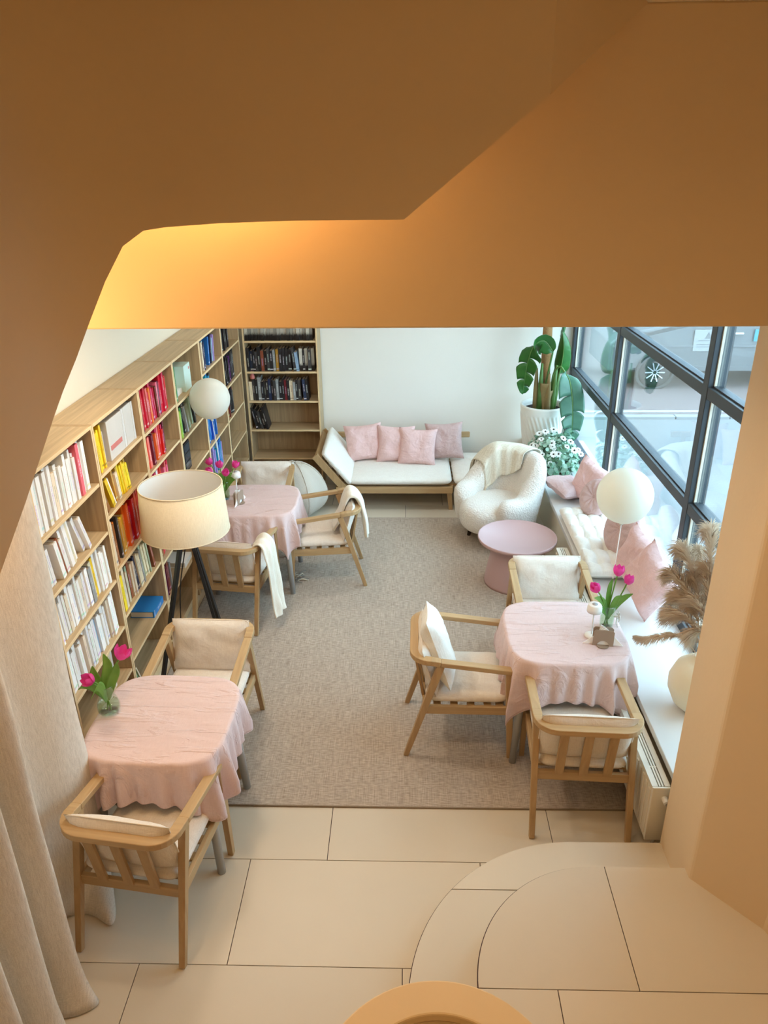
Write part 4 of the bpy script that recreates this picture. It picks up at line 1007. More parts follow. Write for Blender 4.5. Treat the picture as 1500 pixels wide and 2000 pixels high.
# ================================================================== FLOOR LAMP
fl_ = empty('floor_lamp', (-1.44, 4.42, RZ), 0, 'floor lamp with cream drum shade on a black wooden tripod', 'lamp')
R0, R1 = 0.285, 0.265; ZB, ZTp = 1.13, 1.45
MB().lathe([(R0, ZB), (R1, ZTp), (R1 - 0.004, ZTp), (R0 - 0.004, ZB), (R0, ZB)], 64, caps=False).build('lamp_shade', 'shade_linen', fl_)
MB().lathe([(R0 - 0.006, ZB + 0.003), (R1 - 0.006, ZTp - 0.003)], 64, caps=False).build('shade_lining', 'white_plastic', fl_)
for r, z in ((R0 - 0.002, ZB), (R1 - 0.002, ZTp)): MB().tube([(r * math.cos(2 * PI * k / 48), r * math.sin(2 * PI * k / 48), z) for k in range(49)], 0.004, 6).build('shade_ring', 'shade_linen', fl_)
sp = MB()
for k in range(3): a = k * 2 * PI / 3; sp.tube([(0, 0, ZB + 0.03), ((R0 - 0.004) * math.cos(a), (R0 - 0.004) * math.sin(a), ZB + 0.004)], 0.003, 6)
sp.build('shade_spider', 'white_plastic', fl_)
MB().tube([(0, 0, 1.12), (0, 0, 1.18)], 0.016, 12).build('socket', 'black_wood', fl_)
MB().lathe([(0.0, 1.28), (0.028, 1.26), (0.034, 1.23), (0.016, 1.18), (0.0, 1.18)], 16).build('bulb', 'white_plastic', fl_)
MB().lathe([(0.0, 1.10), (0.045, 1.10), (0.045, 1.13), (0.0, 1.13)], 20).build('hub', 'black_wood', fl_)
for ex, ey in ((-0.25, -0.20), (0.16, 0.06), (0.10, 0.30)): MB().beam((ex * 0.1, ey * 0.1, 1.11), (ex, ey, 0), 0.045, 0.022, (ey, -ex, 0), 0.036, 0.022).build('leg', 'black_wood', fl_, bevel=0.003)
MB().tube(spl([(0, 0, 1.08), (-0.09, 0.0, 0.7), (-0.15, 0.06, 0.3), (-0.2, 0.1, 0.006), (-0.24, 0.3, 0.006)], 8), 0.004, 6).build('cable', 'cable_dark', fl_)

# ================================================================== CURTAIN
cpath = spl([(-1.86, 2.80, 0), (-1.72, 2.81, 0), (-1.60, 2.80, 0), (-1.508, 2.735, 0), (-1.535, 2.60, 0), (-1.645, 2.45, 0), (-1.63, 2.27, 0), (-1.50, 2.17, 0), (-1.385, 2.085, 0), (-1.44, 2.03, 0), (-1.545, 2.00, 0), (-1.50, 1.945, 0), (-1.40, 1.905, 0),
            (-1.45, 1.84, 0), (-1.56, 1.80, 0), (-1.50, 1.74, 0), (-1.40, 1.70, 0), (-1.46, 1.63, 0), (-1.56, 1.58, 0), (-1.50, 1.50, 0), (-1.40, 1.45, 0), (-1.48, 1.36, 0)], 8)
cu = MB(); nC = len(cpath) - 1
def cfn(u, v):
    p = cpath[min(nC, int(round(u * nC)))]; z = 2.80 * (1 - v)
    k = max(0, 1 - z / 0.28); c = Vector((-1.52, p.y))
    sq = 1.0
    x = c.x + (p.x - c.x) * sq + 0.012 * noise.noise(Vector((u * 9, z * 1.5, 3)))
    y = p.y + 0.012 * noise.noise(Vector((u * 9, z * 1.5, 9)))
    far = math.exp(-((p.y - 2.69) / 0.11) ** 2) * (1 if p.x > -1.62 else 0.3)
    x += k * k * (0.12 * far + (0.06 if p.x > -1.5 and p.y < 2.4 else 0)); y -= k * k * (0.24 * far + 0.03)
    if z < 0.12: z = 0.008 + 0.03 * (noise.noise(Vector((u * 30, v * 9, 1))) + 1) * (z / 0.12) + z * 0.55
    return (x, y, z)
cu.grid(cfn, nC, 70)
co = cu.build('curtain', 'curtain_linen', None, None, None, solid=0.006)
tag(co, 'heavy beige linen curtain bunched in folds beside the bookcases', 'curtain')
MB().tube([cfn(k / nC, 0.962) for k in range(nC + 1)], 0.0042, 5).build('hem', 'curtain_linen', co)

# ================================================================== BEAN BAG
bb = MB()
def bean(u, v):
    a = 2 * PI * u; e = -PI / 2 + PI * v
    r = 0.315 * abs(math.cos(e)) ** 0.75; z = 0.25 + 0.25 * math.sin(e)
    if e > 0: r *= 1 - 0.30 * math.sin(e) ** 2; z = 0.25 + 0.32 * math.sin(e)
    w_ = 0.014 * math.cos(6 * a) * math.cos(e) + 0.02 * noise.noise(Vector((math.cos(a) * 1.8, math.sin(a) * 1.8, z * 4)))
    return ((r + w_) * math.cos(a), (r + w_) * math.sin(a), max(0.0, z + 0.02 * noise.noise(Vector((math.cos(a) * 2, math.sin(a) * 2, 5)))))
bo_ = bb.grid(bean, 64, 32, wrap=True).build('bean_bag', 'bean_fabric', None, (-1.13, 7.21, 0.0)); tag(bo_, 'beige fabric bean bag in front of the back bookcase', 'bean bag')
for k in range(6):
    MB().tube([Vector(bean(k / 6, 0.1 + 0.85 * j / 20)) * 1.004 for j in range(21)], 0.004, 5).build('seam', 'bean_fabric', bo_)

# ================================================================== THROWS ON CHAIRS
def drape(name, mat, pathpts, wdir, width, seed, label, amp=0.012, n=10, taper=0.0, thick=0.012):
    P = spl(pathpts, 10); wd = Vector(wdir).normalized(); nP = len(P) - 1; b = MB()
    def fn(u, v):
        i = min(nP, int(round(v * nP))); p = P[i]; wv = (u - 0.5) * width * (1 - taper * v)
        t = (P[min(i + 1, nP)] - P[max(i - 1, 0)]).normalized(); nn = t.cross(wd)
        return tuple(p + wd * wv + nn * (amp * math.sin(u * 14 + seed + 2 * v) * (0.3 + v) + amp * noise.noise(Vector((u * 3, v * 5, seed)))))
    o = b.grid(fn, 24, nP).build(name, mat, None, solid=thick); tag(o, label, 'throw'); return o
# chair G: throw folded over the back rail (chair faces -x, back at x about -0.42)
drape('throw_blanket', 'throw_white', [(-0.62, 5.86, 0.505), (-0.56, 5.865, 0.60), (-0.52, 5.87, 0.72), (-0.475, 5.875, 0.80), (-0.415, 5.88, 0.785), (-0.375, 5.885, 0.70), (-0.352, 5.89, 0.60), (-0.340, 5.895, 0.50), (-0.335, 5.90, 0.42)], (-0.12, 0.99, 0), 0.26, 1.0, 'white throw folded over the backrest of the chair facing the bookcases', 0.010, thick=0.02)
# chair H: throw from the arm down to the floor
drape('throw_blanket', 'throw_white', [(-1.17, 5.12, 0.62), (-1.135, 5.11, 0.70), (-1.09, 5.10, 0.735), (-1.045, 5.09, 0.70), (-1.022, 5.085, 0.60), (-1.005, 5.08, 0.45), (-0.99, 5.07, 0.30), (-0.975, 5.06, 0.20), (-0.965, 5.05, 0.13)], (0.14, 0.99, 0), 0.22, 2.3, 'cream throw hanging down the side of the slatted chair by the lamp', 0.016, thick=0.014)
# white pillow on chair B
o = pillow(0.44, 0.44, 0.14, 21, 20, 0.018).build('white_pillow', 'linen_white', None, (0.205, 3.83, 0.655), (math.radians(-20), math.radians(14), math.radians(-92) + PI)); tag(o, 'white pillow standing on the chair on the aisle side of the window table', 'cushion')
# loose fringe under the far table
fr = empty('fringe_tassels', (-0.93, 5.78, RZ), 0, 'tangle of grey fringe strands lying on the rug under the far table', 'fringe')
for k in range(16):
    a = random.uniform(-0.5, 1.2); p0 = Vector((random.uniform(-0.09, 0.0), random.uniform(-0.06, 0.06), 0.006)); d = Vector((math.cos(a), math.sin(a), 0)) * random.uniform(0.05, 0.14)
    MB().tube(spl([p0, p0 + d * 0.5 + Vector((random.uniform(-.02, .02), random.uniform(-.02, .02), 0.012)), p0 + d], 5), 0.004, 5).build('strand', 'cord_grey' if k % 2 else 'knit_cream', fr)
# ================================================================== PLANTS
# big pot with ribbed relief
pot = empty('plant_pot', (1.47, 7.78, BENCH_Z), 0, 'large white ribbed plant pot in the corner by the window', 'pot')
pb2 = MB()
def potf(u, v):
    a = 2 * PI * u; z = 0.52 * v; r = 0.165 + 0.075 * (v ** 0.7)
    if v < 0.84: r += 0.006 * math.sin(30 * a + 24 * v)
    return (r * math.cos(a), r * math.sin(a), z)
pb2.grid(potf, 156, 36, wrap=True)
pb2.lathe([(0.24, 0.52), (0.236, 0.535), (0.218, 0.535), (0.212, 0.50), (0.205, 0.44), (0.0, 0.44)], 60, caps=False)
pb2.lathe([(0.0, 0.0), (0.165, 0.0)], 60, caps=False)
pb2.build('pot_body', 'ceramic_white', pot); MB().lathe([(0.206, 0.44), (0.206, 0.475), (0.1, 0.485), (0.0, 0.487)], 40).build('soil', 'soil', pot)
pl = empty('bird_of_paradise', (1.47, 7.78, BENCH_Z + 0.46), 0, 'tall tropical plant with split drooping leaves in the white pot', 'plant')
MB().tube(spl([(-0.005, 0.03, 0), (0.0, 0.03, 0.4), (-0.01, 0.03, 0.9), (0, 0.03, 1.5), (0.01, 0.03, 2.0)], 6), [0.055] * 6 + [0.05] * 6 + [0.047] * 13, 14).build('moss_pole', 'trunk_fiber', pl)
for k, (x, y, tx, ty, h) in enumerate([(-0.05, -0.05, -0.055, -0.06, 0.52), (-0.085, -0.02, -0.10, -0.02, 0.46), (0.07, -0.05, 0.10, -0.05, 0.50), (0.03, -0.08, 0.02, -0.10, 0.42), (0.10, 0.0, 0.14, 0.0, 0.45)]):
    MB().tube([(x, y, 0), ((x + tx) / 2, (y + ty) / 2, h * 0.5), (tx, ty, h)], [0.032, 0.028, 0.012], 10).build('stalk', 'stem_green' if k % 2 == 0 else 'sheath', pl)
for k, (a, l) in enumerate([(0.5, 0.3), (2.4, 0.26), (4.4, 0.32), (5.4, 0.24)]):
    b = MB(); ca, sa = math.cos(a), math.sin(a)
    b.grid(lambda u, v: ((0.045 + 0.05 * v) * math.cos(a + (u - .5) * 0.9), (0.045 + 0.05 * v) * math.sin(a + (u - .5) * 0.9) - 0.02, l * v), 6, 6)
    b.build('dry_sheath', 'sheath', pl, solid=0.004)
def big_leaf(name, spine, side, width, mat, splits=(), seed=0, petiole=None, cup=0.25, stop=1.0):
    """leaf blade along a 3-D midrib; splits: (v, side) gaps where the blade is torn"""
    S = spl(spine, 12); n = len(S) - 1; b = MB(); sd = Vector(side)
    for sg in (-1, 1):
        cuts = [0.0] + sorted(v for v, s in splits if s == sg) + [1.0]
        for c0, c1 in zip(cuts, cuts[1:]):
            NV = max(4, int((c1 - c0) * 30)); droop = random.Random(seed + int(c0 * 100) + sg).uniform(-0.02, 0.03)
            def fn(u, v):
                vv = c0 + (c1 - c0) * v
                # torn segments lag a little along the rib towards the rim
                lag = ((0.022 * (1 - v) if c0 > 0 else 0) - (0.016 * v if c1 < 1 else 0)) * u * u
                f = min(1.0, max(0.0, vv + lag)) * n; i = min(n - 1, int(f)); p = S[i].lerp(S[i + 1], f - i)
                t = (S[min(i + 1, n)] - S[max(i - 1, 0)]).normalized(); s_ = (sd - t * sd.dot(t)).normalized(); nr = t.cross(s_)
                wd = width * (math.sin(PI * min(1, max(0.0, vv)) ** 0.8) ** 0.62) * (1 - 0.15 * vv)
                off = u * wd
                return tuple(p + s_ * (sg * off) + nr * (cup * off * u + 0.0025 * math.sin(vv * 60) * u + droop * u * 1.6) + Vector((0, 0, -0.35)) * off * u * u)
            b.grid(fn, 7, NV)
    o = b.build(name, mat, pl, solid=0.0025)
    MB().tube(S, [0.007 - 0.005 * i / n for i in range(n + 1)], 7).build('midrib', 'stem_green', o)
    if petiole: MB().tube(spl(petiole, 8), 0.010, 8).build('petiole', 'stem_green', o)
# upright young leaf on the right
big_leaf('leaf', [(0.13, -0.05, 0.40), (0.145, -0.06, 0.52), (0.15, -0.07, 0.68), (0.125, -0.07, 0.84)], (0.95, -0.25, 0), 0.085, 'leaf_deep', (), 1, [(0.08, -0.03, 0.1), (0.11, -0.04, 0.28), (0.13, -0.05, 0.41)], 0.5)
# left leaf arching out and hanging, torn
big_leaf('leaf', [(0.03, -0.13, 0.66), (-0.07, -0.15, 0.77), (-0.17, -0.16, 0.72), (-0.22, -0.16, 0.56), (-0.24, -0.16, 0.38), (-0.25, -0.15, 0.22)], (0.55, -0.25, 0.75), 0.135, 'leaf_deep', ((0.42, -1), (0.62, -1), (0.8, -1), (0.40, 1), (0.55, 1), (0.72, 1), (0.88, 1)), 2, [(-0.02, -0.05, 0.2), (0.02, -0.08, 0.5), (0.03, -0.13, 0.66)], 0.15)
# right leaf bent down over the pot rim, pale blue green
big_leaf('leaf', [(0.17, -0.18, 0.44), (0.20, -0.26, 0.38), (0.225, -0.33, 0.22), (0.235, -0.37, 0.06), (0.235, -0.40, -0.10), (0.225, -0.41, -0.22)], (0.98, -0.12, 0.08), 0.135, 'leaf_blue', ((0.36, -1), (0.6, -1), (0.75, -1), (0.55, 1), (0.78, 1)), 3, [(0.06, -0.04, 0.25), (0.07, -0.07, 0.42), (0.12, -0.12, 0.50), (0.17, -0.18, 0.44)], 0.12)
# leaf behind, higher up along the window
big_leaf('leaf', [(0.16, 0.10, 0.75), (0.20, 0.10, 0.95), (0.23, 0.08, 1.15), (0.22, 0.04, 1.32)], (0.3, 0.95, 0), 0.11, 'leaf_deep', ((0.5, 1),), 4, [(0.05, 0.05, 0.1), (0.12, 0.08, 0.5), (0.16, 0.10, 0.75)], 0.3)

# eucalyptus and daisy arrangement on the end of the bench
ev = empty('flower_arrangement', (1.52, 7.24, BENCH_Z), 0, 'low arrangement of eucalyptus leaves and white daisies on the bench', 'flowers')
MB().lathe([(0.0, 0.0), (0.15, 0.0), (0.18, 0.06), (0.17, 0.11), (0.0, 0.12)], 32).build('basket', 'sheath', ev)
rnd = random.Random(5)
def blob(a, e, k=1.0):
    return Vector((0.255 * math.cos(a) * math.cos(e) * k, 0.31 * math.sin(a) * math.cos(e) * k, 0.055 + 0.30 * math.sin(e) * k))
lv = {'eucalyptus': MB(), 'eucalyptus_dark': MB()}
for q in range(1900):
    a = rnd.uniform(0, 2 * PI); e = math.asin(rnd.uniform(0.0, 1.0)); p = blob(a, e, rnd.uniform(0.55, 1.0) + 0.35 * max(0, noise.noise(Vector((math.cos(a) * 2.2, math.sin(a) * 2.2, e * 2.5)))) + rnd.uniform(0, 0.08))
    if p.x > 0.225: p.x = 0.225
    if p.z < 0.02: p.z = 0.02
    nrm = (p - Vector((0, 0, 0.03))).normalized() + Vector((rnd.uniform(-.7, .7), rnd.uniform(-.7, .7), rnd.uniform(-.4, .7)))
    nrm.normalize(); t = nrm.cross(Vector((rnd.uniform(-1, 1), rnd.uniform(-1, 1), rnd.uniform(-1, 1)))).normalized(); s_ = nrm.cross(t); r = rnd.uniform(0.014, 0.026)
    pts = [p + t * (r * math.cos(c)) * 1.15 + s_ * (r * math.sin(c)) + nrm * (0.25 * r * math.cos(2 * c)) for c in [2 * PI * j / 7 for j in range(7)]]
    lv['eucalyptus' if q % 3 else 'eucalyptus_dark'].add(pts, [tuple(range(7))], 0, True)
for nm, b in lv.items():
    o = b.build('foliage', nm, ev); o['kind'] = 'stuff'
pm = MB()
for k in range(9):
    a = 2 * PI * k / 9; ca, sa = math.cos(a), math.sin(a); L0, L1, W = 0.005, 0.034, 0.0115
    pm.add([(L0 * ca + 0.003 * sa, L0 * sa - 0.003 * ca, 0), (0.6 * L1 * ca + W * sa, 0.6 * L1 * sa - W * ca, 0.005), (L1 * ca, L1 * sa, 0.002), (0.6 * L1 * ca - W * sa, 0.6 * L1 * sa + W * ca, 0.005), (L0 * ca - 0.003 * sa, L0 * sa + 0.003 * ca, 0)], [(0, 1, 2, 3, 4)])
PET = pm.mesh('daisy_petals', 'daisy_white'); CEN = MB().lathe([(0.0075, 0), (0.007, 0.005), (0.0, 0.008)], 10).mesh('daisy_center', 'daisy_center')
for q in range(64):
    a = rnd.uniform(-2.9, 1.6); e = math.asin(rnd.uniform(0.25, 0.95)); p = blob(a, e, rnd.uniform(0.98, 1.18))
    if q >= 18: p = blob(rnd.uniform(1.0, 4.4), math.asin(rnd.uniform(0.3, 0.98)), rnd.uniform(0.98, 1.2))
    d = link('daisy', PET, ev, p); dirv = (p.normalized() + Vector((rnd.uniform(-.4, .4), -0.5 + rnd.uniform(-.4, .4), 0.5))).normalized()
    d.rotation_euler = dirv.to_track_quat('Z', 'Y').to_euler(); s = rnd.uniform(0.8, 1.3); d.scale = (s, s, s)
    link('daisy_center', CEN, d, (0, 0, 0.002))

# pampas grass in a round vase behind the pillar
pv = empty('round_vase', (1.645, 3.46, BENCH_Z), 0, 'round cream ceramic vase on the bench behind the pillar', 'vase')
MB().lathe([(0.0, 0.0), (0.075, 0.0), (0.13, 0.05), (0.165, 0.13), (0.168, 0.19), (0.14, 0.27), (0.09, 0.315), (0.055, 0.33), (0.055, 0.35), (0.046, 0.35), (0.046, 0.30), (0.0, 0.28)], 40).build('vase_body', 'ceramic_cream', pv)
rnd = random.Random(9)
PLUME = [((-0.11, 0.30, 0.70), 0.12), ((-0.04, 0.40, 0.80), 0.12), ((0.05, 0.32, 0.95), 0.13), ((0.06, 0.44, 0.76), 0.11), ((-0.13, 0.18, 0.52), 0.11), ((0.02, 0.20, 0.78), 0.13), ((-0.04, 0.12, 0.62), 0.12), ((-0.22, 0.30, 0.28), 0.055), ((0.08, 0.15, 1.00), 0.12), ((-0.08, 0.24, 0.60), 0.12), ((0.0, 0.28, 0.68), 0.12), ((-0.05, 0.06, 0.48), 0.10)]
PW = ['low left', 'middle', 'tall upright', 'rearmost', 'short front', 'inner upright', 'front', 'small stray drooping', 'tallest', 'leaning left', 'central', 'lowest front']
for q, (tip, wd) in enumerate(PLUME):
    tip = Vector(tip); base = Vector((0, 0, 0.30)); midp = base.lerp(tip, 0.45) + Vector((0, 0, 0.10))
    S = spl([base, midp, tip - Vector((0, 0, 0.02)), tip + Vector((tip.x * 0.25, tip.y * 0.18, -0.04))], 10); n = len(S) - 1
    pr = empty('pampas_plume', pv.location, 0, '%s dried pampas plume in the cream vase' % PW[q], 'dried grass', 'pampas plumes in the cream vase')
    MB().tube(S, 0.003, 5).build('stem', 'pampas', pr)
    b = MB()
    for j in range(1100):
        f = 0.28 + 0.72 * rnd.random(); i = min(n - 1, int(f * n)); p = S[i].lerp(S[i + 1], f * n - i); t = (S[min(i + 1, n)] - S[max(i - 1, 0)]).normalized()
        r = wd * (math.sin(PI * min(0.98, (f - 0.26) / 0.76) ** 0.75) * 0.8 + 0.2) * rnd.uniform(0.5, 1.1)
        a = rnd.uniform(0, 2 * PI); x = t.orthogonal().normalized(); y = t.cross(x); d = (x * math.cos(a) + y * math.sin(a)) * 0.75 + t * 0.75
        e = p + d * r + Vector((0, 0, -0.35 * r)); m1 = p + d * r * 0.55; wv = t.cross(d).normalized() * rnd.uniform(0.0014, 0.0028)
        b.add([p - wv, p + wv, m1 + wv, m1 - wv, e], [(0, 1, 2, 3), (3, 2, 4)])
    o = b.build('plume', 'pampas', pr); o['kind'] = 'stuff'

# ================================================================== TULIPS, VASES, BALLOONS
pe = MB()
def petal(u, v):
    x = (u - 0.5) * 2; wd = 0.017 * math.sin(PI * min(0.97, 0.10 + 0.86 * v)) ** 0.7; z = 0.052 * v
    rad = 0.006 + 0.017 * math.sin(PI * (0.12 + 0.62 * v))
    a = x * wd / max(rad, 0.008)
    return (rad * math.cos(a), rad * math.sin(a), z - 0.004 * x * x * v)
pe.grid(petal, 6, 8); PETAL = pe.mesh('tulip_petal', 'tulip_pink')
def tulip(base, pts, label, group, s=1.0, leaves=(), open_=0.0):
    t = empty('tulip', base, 0, label, 'flower', group)
    S = spl(pts, 8); MB().tube(S, [0.0042] * len(S), 7).build('stem', 'tulip_leaf', t)
    d = (S[-1] - S[-3]).normalized(); q = d.to_track_quat('Z', 'Y')
    for k in range(6):
        o = link('petal', PETAL, t, S[-1]); tilt = (0.05 + open_ if k % 2 else -0.06 + open_ * 0.6)
        o.rotation_euler = (q @ Matrix.Rotation(k * PI / 3, 3, 'Z').to_quaternion() @ Matrix.Rotation(tilt, 3, 'Y').to_quaternion()).to_euler()
        ss = s * (1.0 if k % 2 else 0.96); o.scale = (ss * 1.15, ss * 1.15, ss)
    for (lp, wd) in leaves:
        LS = spl(lp, 8); n = len(LS) - 1; b = MB(); sd = Vector((LS[-1] - LS[0])).cross(Vector((0.35, -0.8, 0.5))).normalized()
        def fn(u, v):
            f = v * n; i = min(n - 1, int(f)); p = LS[i].lerp(LS[i + 1], f - i); w_ = wd * math.sin(PI * min(0.995, 0.12 + 0.87 * v)) ** 0.8; x = (u - 0.5) * 2
            return tuple(p + sd * (x * w_) + Vector((0, -0.3, 0.9)) * (0.35 * w_ * x * x))
        b.grid(fn, 6, n).build('leaf', 'tulip_leaf', t, solid=0.0015)
    return t
def glass_vase(x, y, z, prof, water_h, label, inner=0.004):
    v = empty('flower_vase', (x, y, z), 0, label, 'vase', 'glass tulip vases')
    MB().lathe([(0.0, 0.0)] + prof, 36, caps=False).build('glass_body', 'vase_glass', v, solid=0.003)
    wp = [(max(0.0, r - inner), zz + 0.004) for r, zz in prof if zz < water_h]; wp.append((wp[-1][0], water_h)); wp.append((0.0, water_h))
    MB().lathe(wp, 30).build('water', 'water', v)
    return v
def balloon(c, r, stick_to, label):
    b = empty('balloon', stick_to, 0, label, 'balloon', 'white balloons'); k = Vector(c) - Vector(stick_to)
    prof = [(0.006, -1.14 * r), (0.012, -1.10 * r), (0.018, -1.05 * r)] + [(r * math.cos(e) * (1 if e > 0 else 1 - 0.0 * e), r * math.sin(e) * (1.0 if e > 0 else 1.05)) for e in [-PI / 2 + 0.13 + (PI - 0.13) * i / 30 for i in range(31)]]
    prof[-1] = (0.0, r)
    MB().lathe(prof, 48).build('balloon_skin', 'balloon_white', b, k)
    MB().lathe([(0.0, 0.0), (0.012, 0.0), (0.006, 0.012), (0.010, 0.018), (0.0, 0.02)], 12).build('knot', 'balloon_white', b, k + Vector((0, 0, -1.16 * r)))
    MB().tube([(0, 0, 0), tuple(k + Vector((0, 0, -1.10 * r)))], 0.0030, 6).build('stick', 'white_plastic', b)
ZT_ = 0.742 + 0.010 + RZ - 0.0
CYL = [(0.036, 0.0), (0.040, 0.02), (0.041, 0.06), (0.040, 0.11), (0.043, 0.145), (0.050, 0.16)]
# window table: three tulips
vx, vy, vz = 1.215, 3.875, ZT_
G = 'pink tulips on the window table'
glass_vase(vx, vy, vz, CYL, 0.075, 'clear glass vase with a white bow on the window table')
tulip((vx, vy, vz + 0.01), [(0.01, 0, 0), (-0.015, 0, 0.10), (-0.05, -0.02, 0.20), (-0.085, -0.03, 0.255)], 'leftmost pink tulip on the window table', G, 1.15, [([(0, 0, 0.05), (-0.03, -0.01, 0.15), (-0.07, -0.03, 0.20), (-0.105, -0.05, 0.22)], 0.020), ([(0, -0.01, 0.05), (-0.04, -0.03, 0.12), (-0.09, -0.06, 0.14), (-0.105, -0.07, 0.08)], 0.019)])
tulip((vx, vy, vz + 0.01), [(-0.01, 0.01, 0), (0.005, 0.01, 0.12), (0.025, 0.02, 0.26), (0.035, 0.02, 0.335)], 'tallest pink tulip, in the middle on the window table', G, 1.2, [([(0, 0, 0.05), (-0.005, 0.01, 0.17), (0.0, 0.02, 0.26), (0.01, 0.02, 0.31)], 0.018), ([(0, -0.01, 0.05), (0.02, -0.02, 0.14), (0.04, -0.02, 0.20), (0.065, -0.02, 0.22)], 0.022)])
tulip((vx, vy, vz + 0.01), [(-0.01, -0.01, 0), (0.02, 0, 0.11), (0.065, 0.01, 0.20), (0.095, 0.015, 0.28)], 'rightmost pink tulip on the window table', G, 1.1, [([(0, 0, 0.05), (0.045, -0.01, 0.15), (0.09, -0.01, 0.20), (0.13, -0.01, 0.225)], 0.022)])
bw = empty('ribbon_bow', (vx + 0.048, vy - 0.012, vz + 0.08), 0, 'white ribbon bow tied on the vase of three tulips', 'bow')
for k in range(7):
    a = k * 2 * PI / 7; b = MB(); b.grid(lambda u, v: (0.012 + 0.006 * math.sin(PI * v), math.cos(a) * 0.034 * math.sin(PI * v * 0.5) + (u - .5) * 0.014 * -math.sin(a), math.sin(a) * 0.034 * math.sin(PI * v * 0.5) + (u - .5) * 0.014 * math.cos(a)), 2, 8); b.build('ribbon_loop', 'napkin_paper', bw, solid=0.001)
MB().tube([(-0.012, 0, 0), (0.014, 0, 0)], 0.007, 8).build('ribbon_knot', 'napkin_paper', bw)
for s in (-1, 1): MB().beam((0.005, 0.0, -0.005), (0.012, s * 0.018 + 0.006, -0.07), 0.010, 0.0012, (0, 1, 0)).build('ribbon_tail', 'napkin_paper', bw)
balloon((1.249, 3.95, 1.590), 0.157, (vx + 0.004, vy + 0.018, vz + 0.012), 'large white balloon on a stick above the window table')
# near left table: two tulips in a rounded jug
vx, vy, vz = -1.515, 3.06, 0.755
G = 'pink tulips on the nearest table'
glass_vase(vx, vy, vz, [(0.046, 0.0), (0.056, 0.02), (0.056, 0.05), (0.045, 0.085), (0.036, 0.11), (0.036, 0.15), (0.040, 0.165)], 0.055, 'rounded clear glass vase on the table nearest the curtain')
tulip((vx, vy, vz + 0.01), [(0.01, 0.0, 0), (-0.005, 0, 0.10), (-0.02, -0.02, 0.17), (-0.04, -0.04, 0.205)], 'lower pink tulip facing forward on the nearest table', G, 1.15, [([(0, 0, 0.06), (-0.03, 0, 0.16), (-0.05, 0.01, 0.21), (-0.055, 0.02, 0.255)], 0.022), ([(0, -0.01, 0.06), (0.005, -0.04, 0.15), (-0.005, -0.07, 0.19), (-0.03, -0.11, 0.15)], 0.026), ([(0, 0, 0.06), (-0.05, -0.02, 0.15), (-0.09, -0.03, 0.17), (-0.12, -0.04, 0.155)], 0.020)], 0.12)
tulip((vx, vy, vz + 0.01), [(-0.01, 0.0, 0), (0.01, 0.01, 0.12), (0.05, 0.03, 0.23), (0.085, 0.04, 0.295)], 'taller pink tulip wide open on the nearest table', G, 1.3, [([(0, 0, 0.06), (0.01, 0.01, 0.17), (0.02, 0.03, 0.25), (0.0, 0.05, 0.31)], 0.026), ([(0, 0, 0.06), (0.03, 0.01, 0.15), (0.06, 0.02, 0.22), (0.075, 0.02, 0.28)], 0.025)], 0.22)
# far left table: five tulips
vx, vy, vz = -1.525, 5.83, ZT_
G = 'pink tulips on the far table'
glass_vase(vx, vy, vz, CYL, 0.07, 'clear glass vase of five tulips on the far table')
for k, (dx, dy, dz, lab) in enumerate([(-0.10, 0.02, 0.29, 'topmost left'), (-0.085, -0.06, 0.24, 'lower left'), (-0.02, 0.0, 0.27, 'middle'), (0.035, -0.06, 0.225, 'lowest right'), (0.095, 0.02, 0.265, 'far right')]):
    lf = [([(0, 0, 0.06), (dx * 0.5, dy - 0.03, 0.14), (dx * 0.9, dy - 0.06, 0.18), (dx * 1.2, dy - 0.08, 0.15 + 0.03 * (k % 3))], 0.026)]
    if k % 2 == 0: lf.append(([(0, 0, 0.06), (dx * 0.3, dy * 0.5 - 0.02, 0.14), (dx * 0.5, -0.03, 0.21), (dx * 0.8, -0.03, 0.235)], 0.024))
    tulip((vx, vy, vz + 0.01), [(-dx * 0.1, 0, 0), (dx * 0.2, dy * 0.2, 0.10), (dx * 0.7, dy * 0.7, dz * 0.78), (dx, dy, dz)], '%s pink tulip in the vase of five' % lab, G, 1.15, lf, 0.03)
balloon((-1.588, 5.90, 1.615), 0.163, (vx, vy + 0.015, vz + 0.012), 'white balloon on a stick in front of the bookcases')

# small cordless table lamps
def mini_lamp(x, y, z, label):
    l = empty('table_lamp', (x, y, z), 0, label, 'lamp', 'small white table lamps')
    MB().lathe([(0.0, 0.0), (0.040, 0.0), (0.040, 0.008), (0.012, 0.014), (0.0, 0.014)], 30).build('base', 'white_plastic', l)
    MB().tube([(0, 0, 0.01), (0, 0, 0.19)], 0.0045, 8).build('pole', 'white_plastic', l)
    MB().lathe([(0.044, 0.170), (0.043, 0.195), (0.037, 0.214), (0.034, 0.217), (0.0, 0.217), (0.0, 0.211), (0.032, 0.209), (0.040, 0.170), (0.044, 0.170)], 32).build('lamp_shade', 'white_plastic', l)
    MB().lathe([(0.0, 0.2185), (0.016, 0.2185), (0.016, 0.217)], 20).build('touch_button', 'grey_metal', l)
mini_lamp(1.105, 3.775, ZT_, 'small white cordless lamp behind the taupe napkin holder')
mini_lamp(-1.435, 5.89, ZT_, 'small white cordless lamp on the far table')
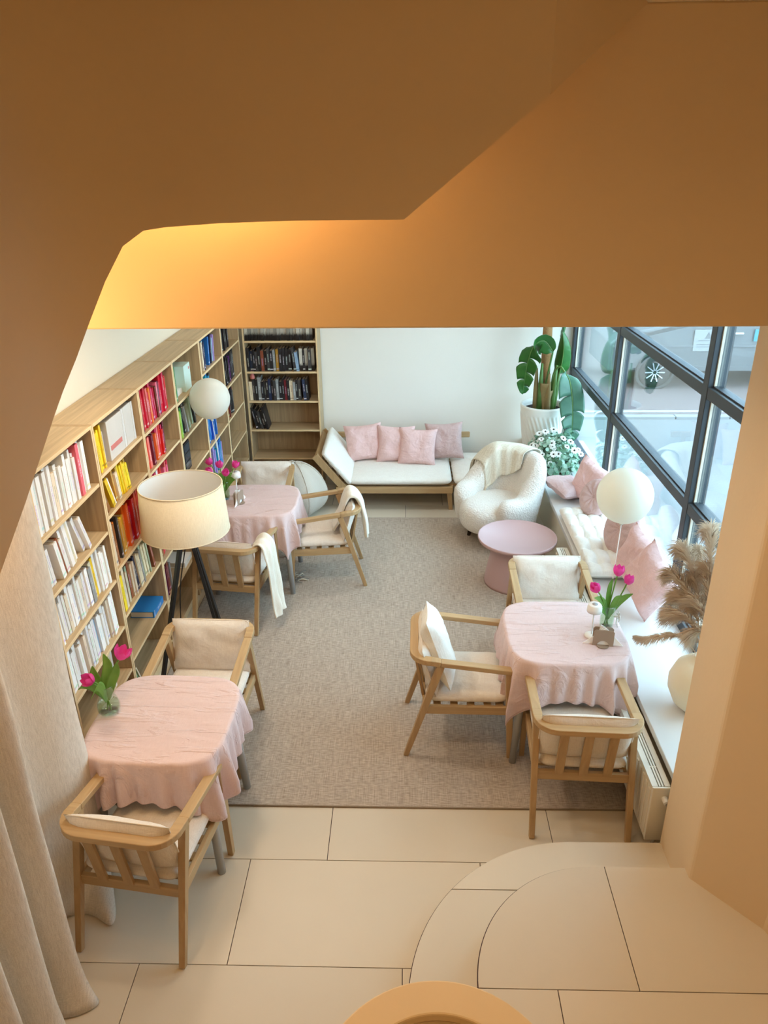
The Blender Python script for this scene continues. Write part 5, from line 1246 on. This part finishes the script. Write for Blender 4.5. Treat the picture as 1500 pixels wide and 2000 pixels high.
# napkin holder with half-round window
def holder(x, y, z, rz, mat, label):
    h = empty('napkin_holder', (x, y, z), rz, label, 'napkin holder')
    W2, HH, R = 0.058, 0.105, 0.034
    def plate(y0):
        outer = [(-W2, 0.0)] + [(-W2, HH - 0.012), (-W2 + 0.012, HH), (W2 - 0.012, HH), (W2, HH - 0.012)] + [(W2, 0.0)]
        inner = [(R * math.cos(a), R * math.sin(a)) for a in [PI * i / 14 for i in range(15)]]
        poly = outer + inner     # the half-round cut-out opens at the foot
        n = len(poly); b = MB()
        b.add([(p[0], y0 - 0.002, p[1]) for p in poly] + [(p[0], y0 + 0.002, p[1]) for p in poly], [tuple(range(n)), tuple(reversed(range(n, 2 * n)))] + [(i, (i + 1) % n, n + (i + 1) % n, n + i) for i in range(n)])
        return b
    plate(-0.018).build('plate', mat, h); plate(0.018).build('plate', mat, h)
    MB().box(-W2, W2, -0.016, 0.016, 0.0, 0.003).build('foot', mat, h)
    tng = [(R * math.cos(a), -0.02 - R * 0.9 * math.sin(a)) for a in [PI * i / 14 for i in range(15)]]
    MB().prism(tng, 0.0, 0.003).build('folded_tab', mat, h)
    nk = empty('paper_napkins', (x, y, z + 0.0035), rz, 'white folded napkins in the %s' % label.split(' on ')[0], 'napkins')
    for q in range(4):
        yy = -0.012 + q * 0.008; sx = 0.115 - 0.006 * q
        b = MB().add([(-sx + 0.02 * q, yy, 0.0), (sx, yy, 0.0), (0.01 - 0.01 * q, yy, 0.113 + 0.003 * q), (-sx + 0.02 * q, yy + 0.004, 0.0), (sx, yy + 0.004, 0.0), (0.01 - 0.01 * q, yy + 0.004, 0.113 + 0.003 * q)], [(0, 1, 2), (5, 4, 3), (0, 3, 4, 1), (1, 4, 5, 2), (2, 5, 3, 0)])
        b.build('napkin', 'napkin_paper', nk)
holder(1.150, 3.690, ZT_, math.radians(-8), 'holder_taupe', 'taupe napkin holder on the window table')
holder(-1.39, 5.735, ZT_, math.radians(78), 'holder_taupe', 'napkin holder seen edge-on on the far table')

bpy.context.view_layer.update()
